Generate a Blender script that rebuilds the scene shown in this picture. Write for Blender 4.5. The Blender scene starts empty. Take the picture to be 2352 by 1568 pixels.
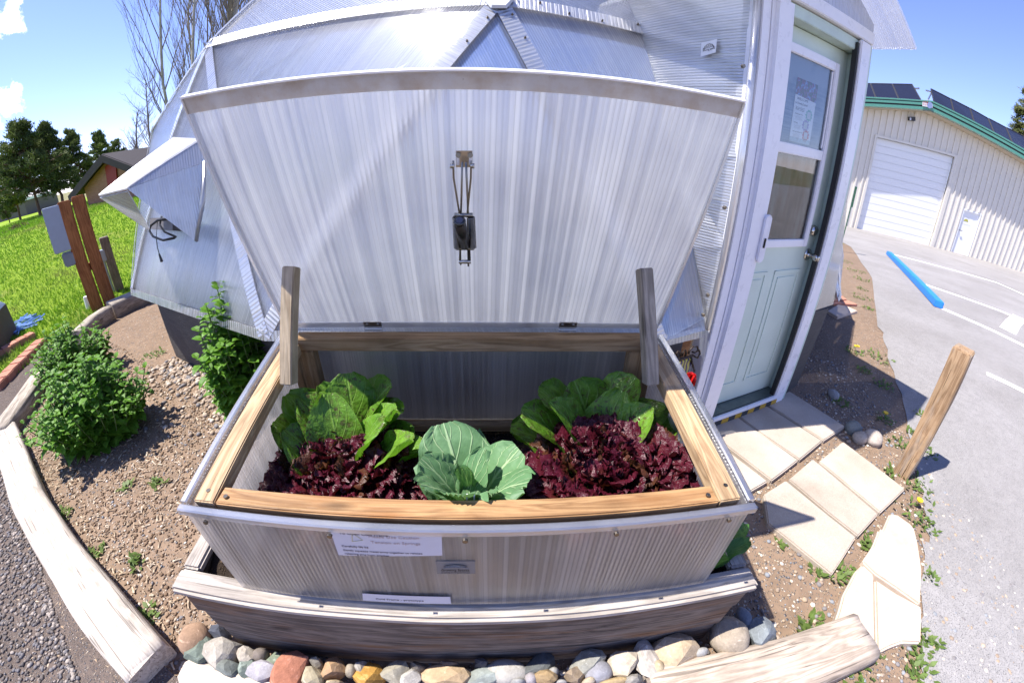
import bpy, bmesh, math, random
import numpy as np
from mathutils import Vector, Matrix, noise as mnoise
random.seed(7); rng = np.random.default_rng(7)
sc = bpy.context.scene
col = sc.collection
R = math.radians
pi = math.pi
# ------------------------------------------------------------------ camera (stereographic fisheye)
H = 1.42                                   # eye height above the planter's ground
FL, PITCH, ROLL, YAW = 0.791, R(28.1), R(0.75), R(3.73)
_c, _s = math.cos, math.sin
_fw = np.array([0, _c(PITCH), -_s(PITCH)]); _up = np.array([0, _s(PITCH), _c(PITCH)]); _r0 = np.array([1., 0, 0])
_rt = _c(ROLL)*_r0 + _s(ROLL)*_up; _up = -_s(ROLL)*_r0 + _c(ROLL)*_up
_Rz = np.array([[_c(YAW), _s(YAW), 0], [-_s(YAW), _c(YAW), 0], [0, 0, 1]])
_rt, _up, _fw = _Rz@_rt, _Rz@_up, _Rz@_fw
cd = bpy.data.cameras.new('camera'); cam = bpy.data.objects.new('camera', cd); col.objects.link(cam); sc.camera = cam
cd.type = 'PANO'; cd.sensor_fit = 'HORIZONTAL'; cd.sensor_width = 36; cd.sensor_height = 36*682/1024
cd.clip_start = 0.01; cd.clip_end = 3000
cam.matrix_world = Matrix(((_rt[0], _up[0], -_fw[0], 0), (_rt[1], _up[1], -_fw[1], 0), (_rt[2], _up[2], -_fw[2], H), (0, 0, 0, 1)))
_r = np.linspace(0.2, 22.5, 200); _th = 2*np.arctan(_r/18/(2*FL))
_k = np.linalg.lstsq(np.stack([_r, _r**2, _r**3, _r**4], 1), _th, rcond=None)[0]
cy = cd
cy.panorama_type = 'FISHEYE_LENS_POLYNOMIAL'; cy.fisheye_fov = R(200)
cy.fisheye_polynomial_k0 = 0.0
for i in range(4): setattr(cy, 'fisheye_polynomial_k%d' % (i+1), -float(_k[i]))
# ------------------------------------------------------------------ world, sun, exposure
SUNV = Vector((-0.57, 0.022, 1.0)).normalized()          # towards the sun
el = math.asin(SUNV.z); az = math.atan2(SUNV.x, SUNV.y)
W = bpy.data.worlds.new('World'); sc.world = W; W.use_nodes = True
nt = W.node_tree; N = nt.nodes; L = nt.links; N.clear()
out = N.new('ShaderNodeOutputWorld'); bg = N.new('ShaderNodeBackground'); bg.inputs[1].default_value = 0.11
sky = N.new('ShaderNodeTexSky'); sky.sky_type = 'NISHITA'; sky.sun_disc = False
sky.sun_elevation = el; sky.sun_rotation = az; sky.altitude = 2200; sky.air_density = 1.0; sky.dust_density = 0.25; sky.ozone_density = 3.0
def wmath(op, a, b=None, cl=False):
    n = N.new('ShaderNodeMath'); n.operation = op; n.use_clamp = cl
    for i, v in enumerate((a, b)):
        if v is None: continue
        if isinstance(v, (int, float)): n.inputs[i].default_value = v
        else: L.new(v, n.inputs[i])
    return n.outputs[0]
tc = N.new('ShaderNodeTexCoord')
def pxdir(px, py):
    X = (px-1176)/1176; Y = -(py-784)/1176; r = math.hypot(X, Y)+1e-9; th = 2*math.atan(r/(2*FL))
    return math.sin(th)*X/r*_rt + math.sin(th)*Y/r*_up + math.cos(th)*_fw
# fair-weather clouds scattered round the whole sky: centre direction, angular radius
clouds = [(pxdir(12, 62), .045), (pxdir(55, 68), .032), (pxdir(-40, 66), .06), (pxdir(4, 222), .034), (pxdir(-25, 230), .05), (pxdir(5, 440), .045)]
for i in range(26):
    a = random.uniform(0, 2*pi); e = random.uniform(.08, .6); d = np.array([math.sin(a)*math.cos(e), math.cos(a)*math.cos(e), math.sin(e)]); q = random.uniform(.04, .12)
    if d@_fw < .25 and len(clouds) < 14: clouds.append((d, q))
ns = N.new('ShaderNodeTexNoise'); ns.inputs['Scale'].default_value = 16; ns.inputs['Detail'].default_value = 9; ns.inputs['Roughness'].default_value = .6
L.new(tc.outputs['Generated'], ns.inputs['Vector'])
acc = None
for d, rad in clouds:
    d = Vector(d).normalized()
    v = N.new('ShaderNodeVectorMath'); v.operation = 'DISTANCE'; L.new(tc.outputs['Generated'], v.inputs[0]); v.inputs[1].default_value = d
    m = wmath('SUBTRACT', 1.0, wmath('DIVIDE', v.outputs['Value'], rad))
    acc = m if acc is None else wmath('MAXIMUM', acc, m)
cm = wmath('ADD', wmath('MULTIPLY', acc, .8), wmath('MULTIPLY', wmath('SUBTRACT', ns.outputs[0], .52), 4.5))
cm = wmath('MULTIPLY', wmath('GREATER_THAN', acc, -1.2), wmath('MULTIPLY', cm, 3.0, True))
cm = wmath('MULTIPLY', cm, wmath('MULTIPLY', wmath('ADD', acc, .45), 2.2, True), True)
mx = N.new('ShaderNodeMix'); mx.data_type = 'RGBA'; L.new(cm, mx.inputs['Factor'])
tint = N.new('ShaderNodeMix'); tint.data_type = 'RGBA'; tint.blend_type = 'MULTIPLY'; tint.inputs['Factor'].default_value = 1
L.new(sky.outputs[0], tint.inputs[6]); tint.inputs[7].default_value = (1.12, 1.0, 1.28, 1)
L.new(tint.outputs[2], mx.inputs[6]); mx.inputs[7].default_value = (8.5, 8.6, 9.0, 1)
L.new(mx.outputs[2], bg.inputs[0]); L.new(bg.outputs[0], out.inputs[0])
sd = bpy.data.lights.new('sun', 'SUN'); sd.energy = 4.6; sd.angle = R(.53); sd.color = (1, .95, .88)
sun = bpy.data.objects.new('sun', sd); col.objects.link(sun); sun.rotation_euler = SUNV.to_track_quat('Z', 'Y').to_euler(); sun.location = (-20, 2, 30)
vs = sc.view_settings; sc.display_settings.display_device = 'sRGB'; vs.view_transform = 'Standard'; vs.look = 'None'; vs.gamma = 1; vs.use_curve_mapping = False
vs.exposure = 1.12
sc.cycles.use_denoising = True; sc.cycles.use_adaptive_sampling = True; sc.cycles.adaptive_threshold = .015; sc.cycles.max_bounces = 8; sc.cycles.transparent_max_bounces = 16; sc.cycles.transmission_bounces = 10; sc.cycles.diffuse_bounces = 4; sc.cycles.glossy_bounces = 4
sc.cycles.caustics_refractive = False; sc.cycles.caustics_reflective = False; sc.cycles.sample_clamp_indirect = 6
# ------------------------------------------------------------------ placing helpers: the sight line through a point of the frame, met with the ground / a plane
EYE = np.array([0, 0, H])
SU = np.array([.44, .90]); S0 = 4.5; SK = 0.0506          # the yard falls away towards the shed
def gz(x, y): return -SK*max(0., min(x*SU[0]+y*SU[1]-S0, 1.2*x-2))
def at_z(px, py, z=0.):
    d = pxdir(px, py); return EYE + d*((z-H)/d[2])
def G(px, py, dz=0.):
    d = pxdir(px, py); t0 = (dz-H)/d[2] if d[2] < -1e-4 else 300.
    f = lambda t: H+d[2]*t-gz(d[0]*t, d[1]*t)-dz
    if d[2] < -1e-4 and abs(f(t0)) < 1e-6: return Vector(EYE+d*t0)
    a, b = t0*.999, t0*6
    for _ in range(60):
        m_ = (a+b)/2
        if f(m_) > 0: a = m_
        else: b = m_
    return Vector(EYE+d*b)
def onplane(px, py, p0, n):
    d = pxdir(px, py); n = np.array(n); t = np.dot(np.array(p0)-EYE, n)/np.dot(d, n); return Vector(EYE + t*d)
def far(px, py, dist):
    d = pxdir(px, py); return Vector(EYE + d*(dist/math.hypot(d[0], d[1])))
def height(base, px, py):                                  # z at which the sight line passes over the point base
    d = pxdir(px, py); return H + d[2]*math.hypot(base[0], base[1])/math.hypot(d[0], d[1])
# ------------------------------------------------------------------ object helpers
WORLD = {}
def attach(o, parent):
    if parent is not None:
        o.parent = parent; o.matrix_parent_inverse = WORLD[parent.name].inverted()
def link(o, parent=None, M=None):
    col.objects.link(o); M = M or Matrix(); o.matrix_basis = M; WORLD[o.name] = M; attach(o, parent); return o
def tag(o, label=None, cat=None, group=None, kind=None):
    for k, v in (('label', label), ('category', cat), ('group', group), ('kind', kind)):
        if v: o[k] = v
    return o
def thing(name, loc, label, cat, group=None):
    o = bpy.data.objects.new(name, None); o.empty_display_size = .1; link(o, None, Matrix.Translation(Vector(loc))); return tag(o, label, cat, group)
class MB:
    def __init__(s): s.v = []; s.f = []; s.uv = []; s.mi = []
    def add(s, vs, fs, uvs=None, mi=0):
        b = len(s.v); s.v += [tuple(map(float, v)) for v in vs]
        for i, f in enumerate(fs):
            s.f.append(tuple(b+j for j in f)); s.mi.append(mi)
            s.uv.append([tuple(uvs[j]) for j in f] if uvs else [(0, 0)]*len(f))
        return s
    def box(s, c, d, M=None, mi=0):
        x, y, z = (q/2 for q in d); c = Vector(c)
        vs = [Vector((a*x, b*y, e*z)) for a in (-1, 1) for b in (-1, 1) for e in (-1, 1)]
        vs = [(M @ v if M else v)+c for v in vs]
        return s.add(vs, [(0, 1, 3, 2), (4, 6, 7, 5), (0, 4, 5, 1), (2, 3, 7, 6), (0, 2, 6, 4), (1, 5, 7, 3)], None, mi)
    def tube(s, pts, r, n=8, cap=True, mi=0):
        pts = [Vector(p) for p in pts]; rs = r if isinstance(r, (list, tuple)) else [r]*len(pts); vs = []; fs = []
        ref = Vector((0, 0, 1))
        for i, p in enumerate(pts):
            t = (pts[min(i+1, len(pts)-1)]-pts[max(i-1, 0)]).normalized()
            if abs(t.dot(ref)) > .95: ref = Vector((1, 0, 0)) if abs(t.x) < .9 else Vector((0, 1, 0))
            a = t.cross(ref).normalized(); b = t.cross(a)
            for k in range(n):
                q = 2*pi*k/n; vs.append(p + (a*math.cos(q)+b*math.sin(q))*rs[i])
        for i in range(len(pts)-1):
            for k in range(n): fs.append((i*n+k, i*n+(k+1) % n, (i+1)*n+(k+1) % n, (i+1)*n+k))
        if cap: fs.append(tuple(reversed(range(n)))); fs.append(tuple((len(pts)-1)*n+k for k in range(n)))
        return s.add(vs, fs, None, mi)
    def prism(s, poly, off, uvf=None, mi=0):                 # poly: 3-d points; off: extrusion vector
        n = len(poly); off = Vector(off); a = [Vector(p) for p in poly]; b = [p+off for p in a]
        fs = [tuple(range(n)), tuple(reversed(range(n, 2*n)))] + [(i, i+n, (i+1) % n+n, (i+1) % n) for i in range(n)]
        uv = [uvf(p) for p in a+b] if uvf else None
        return s.add(a+b, fs, uv, mi)
    def build(s, name, mat, parent=None, M=None, smooth=False, bevel=0):
        me = bpy.data.meshes.new(name); me.from_pydata(s.v, [], s.f)
        ul = me.uv_layers.new(name='UVMap')
        flat = [c for f in s.uv for q in f for c in q]; ul.data.foreach_set('uv', flat)
        mats = mat if isinstance(mat, (list, tuple)) else [mat]
        for m in mats: me.materials.append(m)
        if len(mats) > 1: me.polygons.foreach_set('material_index', s.mi)
        bm = bmesh.new(); bm.from_mesh(me); bmesh.ops.recalc_face_normals(bm, faces=bm.faces)
        if bevel: bmesh.ops.bevel(bm, geom=list(bm.edges), offset=bevel, segments=2, affect='EDGES', clamp_overlap=True)
        bm.to_mesh(me); bm.free()
        if smooth: me.polygons.foreach_set('use_smooth', [True]*len(me.polygons))
        me.update()
        return link(bpy.data.objects.new(name, me), parent, M)
def frame(p0, x, up):                                        # matrix with local x along x and z near up
    x = Vector(x).normalized(); y = Vector(up).cross(x).normalized(); z = x.cross(y)
    return Matrix(((x.x, y.x, z.x, p0[0]), (x.y, y.y, z.y, p0[1]), (x.z, y.z, z.z, p0[2]), (0, 0, 0, 1)))
def beam(name, p0, p1, w, h, mat, parent=None, up=(0, 0, 1), bevel=.003, wob=0, seg=1):
    """a plank or post from p0 to p1 (axis), w across, h along up; local x is its length"""
    p0 = Vector(p0); p1 = Vector(p1); ln = (p1-p0).length; M = frame(p0, p1-p0, up)
    bm = bmesh.new(); bmesh.ops.create_cube(bm, size=1)
    for v in bm.verts: v.co = Vector(((v.co.x+.5)*ln, v.co.y*w, v.co.z*h))
    if seg > 1:
        bmesh.ops.subdivide_edges(bm, edges=[e for e in bm.edges if abs(e.verts[0].co.x-e.verts[1].co.x) > 1e-6], cuts=seg-1, use_grid_fill=True)
    if bevel:
        bmesh.ops.bevel(bm, geom=[e for e in bm.edges if e.calc_face_angle(0) > .5], offset=bevel, segments=2, affect='EDGES', clamp_overlap=True)
    if wob:
        o = Vector((random.random()*50, random.random()*50, 0))
        for v in bm.verts: v.co += mnoise.noise_vector(Vector((v.co.x*4, v.co.y*9, v.co.z*9))+o)*wob
    me = bpy.data.meshes.new(name); bm.to_mesh(me); bm.free(); me.materials.append(mat)
    return link(bpy.data.objects.new(name, me), parent, M)
def text_obj(name, body, size, mat, M, parent, align='LEFT', depth=.0004, width=1.0):
    cu = bpy.data.curves.new('lettering', 'FONT'); cu.body = body; cu.size = size; cu.align_x = align; cu.extrude = depth; cu.resolution_u = 2
    t = bpy.data.objects.new('tmp', cu); col.objects.link(t); dg = bpy.context.evaluated_depsgraph_get()
    me = bpy.data.meshes.new_from_object(t.evaluated_get(dg)); bpy.data.objects.remove(t)
    me.transform(Matrix.Diagonal((width, 1, 1, 1)))
    me.materials.clear(); me.materials.append(mat)
    return link(bpy.data.objects.new(name, me), parent, M)
# ------------------------------------------------------------------ materials
class Mat:
    def __init__(s, name):
        s.m = bpy.data.materials.new(name); s.m.use_nodes = True; s.t = s.m.node_tree; s.t.nodes.clear()
        s.o = s.n('ShaderNodeOutputMaterial')
    def n(s, ty, **kw):
        n = s.t.nodes.new(ty)
        for k, v in kw.items(): setattr(n, k, v)
        return n
    def put(s, sock, v):
        if v is None: return
        if hasattr(v, 'is_linked') or hasattr(v, 'links'): s.t.links.new(v, sock)
        else:
            if isinstance(v, (tuple, list)) and len(v) == 3 and sock.type == 'RGBA': v = (*v, 1)
            sock.default_value = v
    def math(s, op, a, b=0., cl=False):
        n = s.n('ShaderNodeMath', operation=op, use_clamp=cl); s.put(n.inputs[0], a); s.put(n.inputs[1], b); return n.outputs[0]
    def coord(s, kind='Object', scale=(1, 1, 1), jitter=0):
        tcn = s.n('ShaderNodeTexCoord'); mp = s.n('ShaderNodeMapping'); mp.inputs['Scale'].default_value = scale
        v = tcn.outputs[kind]
        if jitter:
            oi = s.n('ShaderNodeObjectInfo'); va = s.n('ShaderNodeVectorMath', operation='ADD'); cb = s.n('ShaderNodeCombineXYZ')
            for i, f in enumerate((37., 91., 53.)): s.put(cb.inputs[i], s.math('MULTIPLY', oi.outputs['Random'], f*jitter))
            s.put(va.inputs[0], v); s.put(va.inputs[1], cb.outputs[0]); v = va.outputs[0]
        s.put(mp.inputs[0], v); return mp.outputs[0]
    def noise(s, vec, scale=5, det=4, rough=.55, dist=0):
        n = s.n('ShaderNodeTexNoise'); s.put(n.inputs['Vector'], vec); n.inputs['Scale'].default_value = scale; n.inputs['Detail'].default_value = det
        n.inputs['Roughness'].default_value = rough; n.inputs['Distortion'].default_value = dist; return n.outputs[0]
    def voro(s, vec, scale, feat='F1', out='Distance', rnd=1):
        n = s.n('ShaderNodeTexVoronoi', feature=feat); s.put(n.inputs['Vector'], vec); n.inputs['Scale'].default_value = scale; n.inputs['Randomness'].default_value = rnd
        return (n.outputs['Distance'], n.outputs['Color']) if out == 'both' else n.outputs[out]
    def ramp(s, fac, stops, interp='LINEAR'):
        n = s.n('ShaderNodeValToRGB'); n.color_ramp.interpolation = interp; e = n.color_ramp.elements
        while len(e) < len(stops): e.new(.5)
        for q, (p, c) in zip(e, stops): q.position = p; q.color = (*c, 1) if len(c) == 3 else c
        s.put(n.inputs[0], fac); return n.outputs[0]
    def rng(s, v, a, b, c=0., d=1.):
        n = s.n('ShaderNodeMapRange'); s.put(n.inputs[0], v)
        for i, q in enumerate((a, b, c, d)): n.inputs[i+1].default_value = q
        return n.outputs[0]
    def mix(s, f, a, b, mode='MIX'):
        n = s.n('ShaderNodeMix', data_type='RGBA', blend_type=mode); s.put(n.inputs[0], f); s.put(n.inputs[6], a); s.put(n.inputs[7], b); return n.outputs[2]
    def bump(s, h, strength=.3, dist=.01, normal=None):
        n = s.n('ShaderNodeBump'); n.inputs['Strength'].default_value = strength; n.inputs['Distance'].default_value = dist; s.put(n.inputs['Height'], h); s.put(n.inputs['Normal'], normal); return n.outputs[0]
    def bsdf(s, color, rough=.6, normal=None, metal=0, spec=.5, **kw):
        n = s.n('ShaderNodeBsdfPrincipled'); s.put(n.inputs['Base Color'], color); s.put(n.inputs['Roughness'], rough); s.put(n.inputs['Normal'], normal)
        n.inputs['Metallic'].default_value = metal; n.inputs['Specular IOR Level'].default_value = spec
        for k, v in kw.items(): s.put(n.inputs[k.replace('_', ' ')], v)
        return n.outputs[0]
    def sh(s, f, a, b):
        n = s.n('ShaderNodeMixShader'); s.put(n.inputs[0], f); s.put(n.inputs[1], a); s.put(n.inputs[2], b); return n.outputs[0]
    def schlick(s, normal=None, f0=.045):
        lw = s.n('ShaderNodeLayerWeight'); lw.inputs['Blend'].default_value = .5; s.put(lw.inputs['Normal'], normal)
        return s.math('ADD', s.math('MULTIPLY', s.math('POWER', lw.outputs['Facing'], 5.), 1-f0), f0)
    def done(s, sh, disp=None):
        s.put(s.o.inputs[0], sh); return s.m
def plain(name, c, rough=.55, metal=0, spec=.5, var=.12, vscale=18):
    m = Mat(name); v = m.coord('Object', jitter=1); k = m.noise(v, vscale, 5)
    c = m.mix(1, tuple(c), m.ramp(k, [(.3, (1-var,)*3), (.7, (1+var*.4,)*3)]), 'MULTIPLY')
    return m.done(m.bsdf(c, m.rng(k, .3, .7, rough*.85, min(1, rough*1.15)), m.bump(m.noise(v, vscale*9, 3), .05, .002), metal, spec))
def wood(name, dark, light, stain=None, rough=.75, grain=1., wear=0., crack=.6):
    """grain runs along local x"""
    m = Mat(name); v = m.coord('Object', (1.2, 1, 1), 1)
    w = m.noise(m.coord('Object', (.9, 9, 9), 1), 3.0, 3, .5, .8)
    rings = m.math('ADD', m.math('MULTIPLY', w, 9.0), 0); fr = m.math('PINGPONG', rings, 1.0)
    fine = m.noise(m.coord('Object', (3, 120, 120), 1), 2.0, 4, .6)
    k = m.math('ADD', m.math('MULTIPLY', fr, .55), m.math('MULTIPLY', fine, .5*grain))
    c = m.ramp(k, [(.15, dark), (.8, light)])
    if stain:
        big = m.noise(m.coord('Object', (1.0, 7, 7), 1), 2.2, 5, .6)
        c = m.mix(m.rng(big, .5, .68), c, stain)
    blot = m.noise(v, 4, 6, .65); c = m.mix(1, c, m.ramp(blot, [(.25, (.7,)*3), (.6, (1.08,)*3)]), 'MULTIPLY')
    kn = m.voro(m.coord('Object', (2.6, 8, 8), 1), 1.0); kr = m.rng(kn, .05, .13, 1, 0)
    c = m.mix(m.math('MULTIPLY', kr, .75), c, tuple(q*.38 for q in dark))
    cr = m.noise(m.coord('Object', (1.3, 60, 60), 1), 1.6, 2, .5, .3); crk = m.rng(cr, .64, .67, 0, crack)
    c = m.mix(crk, c, tuple(q*.2 for q in dark))
    hgt = m.math('SUBTRACT', m.math('MULTIPLY', k, .6), m.math('MULTIPLY', crk, 2.0))
    return m.done(m.bsdf(c, rough, m.bump(hgt, .55, .004), 0, .25))
def polycarb(name, pitch=.011, clear=.30, tint=(.94, .95, .99), gloss=.16, rough=.2, haze=.35, dirt=0., drops=0., rib=.5, scat=.35, dif=.25, sheen=.1):
    """twin-wall sheet; UV u (metres) runs across the flutes. two faces per sheet"""
    m = Mat(name); tcn = m.n('ShaderNodeTexCoord'); sx = m.n('ShaderNodeSeparateXYZ'); m.put(sx.inputs[0], tcn.outputs['UV'])
    u = m.math('DIVIDE', sx.outputs[0], pitch); fr = m.math('FRACT', u); fl = m.math('FLOOR', u)
    wn = m.n('ShaderNodeTexWhiteNoise', noise_dimensions='1D'); m.put(wn.inputs['W'], fl); rnd = wn.outputs['Value']
    def streak(fu, fv):
        cb = m.n('ShaderNodeCombineXYZ'); m.put(cb.inputs[0], m.math('MULTIPLY', u, fu)); m.put(cb.inputs[1], m.math('MULTIPLY', sx.outputs[1], fv)); return m.noise(cb.outputs[0], 1.0, 2, .5)
    lo, hi = streak(.23, .5), streak(1.35, .35)
    blot = m.noise(m.coord('Object'), 4.0, 4, .6)
    stk = m.rng(m.math('ADD', m.math('ADD', m.math('MULTIPLY', lo, .24), m.math('MULTIPLY', hi, .26)), m.math('ADD', m.math('MULTIPLY', blot, .28), m.math('MULTIPLY', rnd, .22))), .30, .70)
    line = m.math('MULTIPLY', m.rng(m.math('ABSOLUTE', m.math('SUBTRACT', fr, .5)), .38, .47), m.rng(rnd, .1, .9, .25, 1.))
    h = m.math('ADD', m.math('MULTIPLY', m.math('SINE', m.math('MULTIPLY', u, 2*pi)), .7), m.math('ADD', m.math('MULTIPLY', hi, 1.3), m.math('MULTIPLY', lo, 2.0)))
    if drops:
        dv = m.n('ShaderNodeCombineXYZ'); m.put(dv.inputs[0], m.math('MULTIPLY', sx.outputs[0], 260)); m.put(dv.inputs[1], m.math('MULTIPLY', sx.outputs[1], 120))
        h = m.math('ADD', h, m.math('MULTIPLY', m.noise(dv.outputs[0], 1, 1), drops))
    nb = m.bump(h, .9, pitch*.14*rib)
    tr = m.n('ShaderNodeBsdfTransparent'); tl = m.n('ShaderNodeBsdfTranslucent'); df = m.n('ShaderNodeBsdfDiffuse'); gl = m.n('ShaderNodeBsdfGlossy'); rf = m.n('ShaderNodeBsdfRefraction'); g2 = m.n('ShaderNodeBsdfGlossy')
    see_c = m.mix(1, tint, m.ramp(stk, [(0, (.86, .87, .89)), (1, (1, 1, 1))]), 'MULTIPLY'); see_c = m.mix(m.math('MULTIPLY', line, .6), see_c, tuple(q*.62 for q in tint))
    colr = m.mix(1, tint, m.ramp(stk, [(0, (.84, .84, .87)), (.8, (1.0, 1.0, 1.0))]), 'MULTIPLY'); colr = m.mix(m.math('MULTIPLY', line, .55), colr, tuple(q*.6 for q in tint))
    if dirt:
        dn = m.noise(m.coord('Object'), 9, 6, .65); colr = m.mix(m.math('MULTIPLY', m.rng(dn, .45, .7), dirt), colr, (.55, .42, .26))
    m.put(tr.inputs[0], see_c)
    for q in (tl, df): m.put(q.inputs[0], colr); m.put(q.inputs[-1], nb)
    for g, r_ in ((gl, rough), (g2, .45)): m.put(g.inputs[0], (1, 1, 1)); m.put(g.inputs['Roughness'], r_); m.put(g.inputs['Normal'], nb)
    m.put(rf.inputs[0], see_c); m.put(rf.inputs['Roughness'], .28); m.put(rf.inputs['IOR'], 1.10); m.put(rf.inputs['Normal'], nb)
    see = m.sh(scat, tr.outputs[0], rf.outputs[0]); milk = m.sh(dif, tl.outputs[0], df.outputs[0])
    a = m.sh(m.math('ADD', m.math('MULTIPLY', stk, haze), haze*.5, True), see, milk)
    fz = m.schlick(nb)
    a = m.sh(sheen, a, g2.outputs[0])
    a = m.sh(m.math('ADD', m.math('MULTIPLY', fz, .9), gloss*.3, True), a, gl.outputs[0])
    return m.done(a)
# ------------------------------------------------------------------ ground materials
def ground_mat(name, base, stones, scale, stone_amt=.5, bumpd=.012, big=(.75, 1.15), green=None):
    m = Mat(name); v = m.coord('Object')
    n1 = m.noise(v, .9, 3, .6); n2 = m.noise(v, 14, 4, .65)
    c = m.mix(1, base, m.ramp(n2, [(.25, (big[0],)*3), (.75, (big[1],)*3)]), 'MULTIPLY')
    c = m.mix(1, c, m.ramp(n1, [(.3, (.85, .84, .82)), (.7, (1.1, 1.1, 1.1))]), 'MULTIPLY')
    hs = None
    for k, sc_ in enumerate((scale, scale*2.3)):
        d, cc = m.voro(v, sc_, out='both'); sep = m.n('ShaderNodeSeparateColor'); m.put(sep.inputs[0], cc)
        sel = m.math('MULTIPLY', m.math('GREATER_THAN', sep.outputs[0], 1-stone_amt*(1, .9, .35)[k]), m.rng(d, .30, .36, 1, 0))
        scol = m.ramp(sep.outputs[1], [(i/(len(stones)-1), q) for i, q in enumerate(stones)], 'CONSTANT' if k == 0 else 'LINEAR')
        c = m.mix(sel, c, scol)
        hh = m.math('MULTIPLY', sel, m.rng(d, .05, .36, 1, .2)); hs = hh if hs is None else m.math('MAXIMUM', hs, hh)
    if green:
        gn = m.noise(v, .35, 5, .6); c = m.mix(m.rng(gn, .45, .6), c, green)
    h = m.math('ADD', m.math('MULTIPLY', hs, .8), m.math('MULTIPLY', n2, .6))
    return m.done(m.bsdf(c, .92, m.bump(h, .9, bumpd), 0, .15))
STN = [(.22, .19, .17), (.42, .34, .26), (.15, .15, .16), (.50, .44, .37), (.30, .22, .16), (.60, .54, .46)]
M_dirt = ground_mat('dirt_ground', (.235, .165, .115), STN, 55, .55, .012)
M_far = ground_mat('dry_field', (.25, .20, .11), [(.25, .2, .1), (.3, .26, .14)], 9, .4, .02, green=(.12, .17, .05))
M_gravel = ground_mat('gravel_path', (.135, .105, .09), [(.10, .095, .095), (.26, .22, .19), (.17, .16, .165), (.34, .30, .27), (.13, .11, .10)], 85, .95, .012)
M_asph = ground_mat('asphalt_lot', (.30, .285, .28), [(.34, .325, .32), (.44, .42, .40), (.20, .195, .195), (.31, .295, .29)], 150, .8, .005, (.86, 1.10))
M_soil = ground_mat('potting_soil', (.028, .02, .015), [(.05, .035, .025), (.10, .07, .045), (.02, .016, .013)], 60, .6, .02)
def lawn_mat():
    m = Mat('lawn'); v = m.coord('Object'); a = m.noise(v, .5, 5, .65); b = m.noise(v, 22, 6, .7)
    c = m.ramp(b, [(.25, (.10, .17, .014)), (.55, (.24, .36, .025)), (.8, (.36, .46, .06))])
    c = m.mix(m.rng(a, .56, .72, 0, .8), c, (.26, .22, .08))
    return m.done(m.bsdf(c, .9, m.bump(b, 1, .06), 0, .1))
M_lawn = lawn_mat()
def sheet(name, poly, lift, mat, parent=None, kind='structure'):
    """a flat outline laid on the ground, split where the yard starts to fall"""
    bm = bmesh.new(); bm.faces.new([bm.verts.new((p[0], p[1], 0)) for p in poly])
    for (a_, b_, c_) in ((SU[0], SU[1], S0), (1.2, 0, 2), (SU[0]-1.2, SU[1], S0-2)):
        q_ = a_*a_+b_*b_; bmesh.ops.bisect_plane(bm, geom=bm.verts[:]+bm.edges[:]+bm.faces[:], plane_co=(a_*c_/q_, b_*c_/q_, 0), plane_no=(a_, b_, 0))
    bmesh.ops.triangulate(bm, faces=bm.faces[:])
    for v in bm.verts: v.co.z = gz(v.co.x, v.co.y)+lift
    bmesh.ops.recalc_face_normals(bm, faces=bm.faces)
    if sum(f.normal.z for f in bm.faces) < 0: bmesh.ops.reverse_faces(bm, faces=bm.faces)
    me = bpy.data.meshes.new(name); bm.to_mesh(me); bm.free(); me.materials.append(mat)
    o = link(bpy.data.objects.new(name, me), parent)
    if kind: o['kind'] = kind
    return o
def circle(r, n=48): return [(r*math.cos(2*pi*i/n), r*math.sin(2*pi*i/n)) for i in range(n)]
sheet('field', circle(1500), -.012, M_far)
sheet('ground', [(-9, -6), (12, -6), (16, 4), (13, 12), (3, 12), (-4, 9), (-9, 6)], 0, M_dirt)
edge = [(1955, 567), (2005, 640), (2015, 742), (2031, 784), (2051, 857), (2079, 949), (2097, 1034), (2114, 1109), (2122, 1174), (2136, 1202), (2122, 1251), (2119, 1377), (2113, 1500), (2114, 1567)]
ep = []
for a, b in zip(edge[:-1], edge[1:]):
    for k in range(4):
        t = k/4; p = G(a[0]+(b[0]-a[0])*t, a[1]+(b[1]-a[1])*t); ep.append((p.x+random.uniform(-.025, .025), p.y+random.uniform(-.025, .025)))
lot = [(3.2, -8)] + [(ep[-1][0], -.5)] + list(reversed(ep)) + [(ep[0][0]+4, ep[0][1]+8), (16, 40), (70, 40), (70, -8)]
sheet('parking_lot', lot, .006, M_asph)
lawn = [(-60, -3), (-60, 70), (-6, 70), (-4.2, 9)] + [tuple(G(*p)[:2]) for p in [(330, 672), (251, 712), (190, 760), (118, 800), (0, 896)]] + [(-9, -3)]
sheet('lawn', lawn, .005, M_lawn)
def sstep(a, b, x): t = min(1., max(0., (x-a)/(b-a))); return t*t*(3-2*t)
def mound(x, y):                                              # the lawn swells towards the brick house
    r = math.hypot(x, y); a = math.degrees(math.atan2(x, y)); return .62*sstep(6.5, 19, r)*sstep(-80, -58, a)*(1-sstep(30, 45, r))
_b = MB(); _v = []; _f = []; _na, _nr = 30, 30
for j in range(_nr+1):
    for i in range(_na+1):
        a = R(-92+62*i/_na); r = 6.3*(50/6.3)**(j/_nr); x, y = r*math.sin(a), r*math.cos(a); _v.append((x, y, mound(x, y)+(.012 if mound(x, y) > .004 else -.02)))
for j in range(_nr):
    for i in range(_na): a = j*(_na+1)+i; _f.append((a, a+1, a+_na+2, a+_na+1))
_b.add(_v, _f).build('grass_slope', M_lawn, smooth=True)['kind'] = 'structure'

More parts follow.
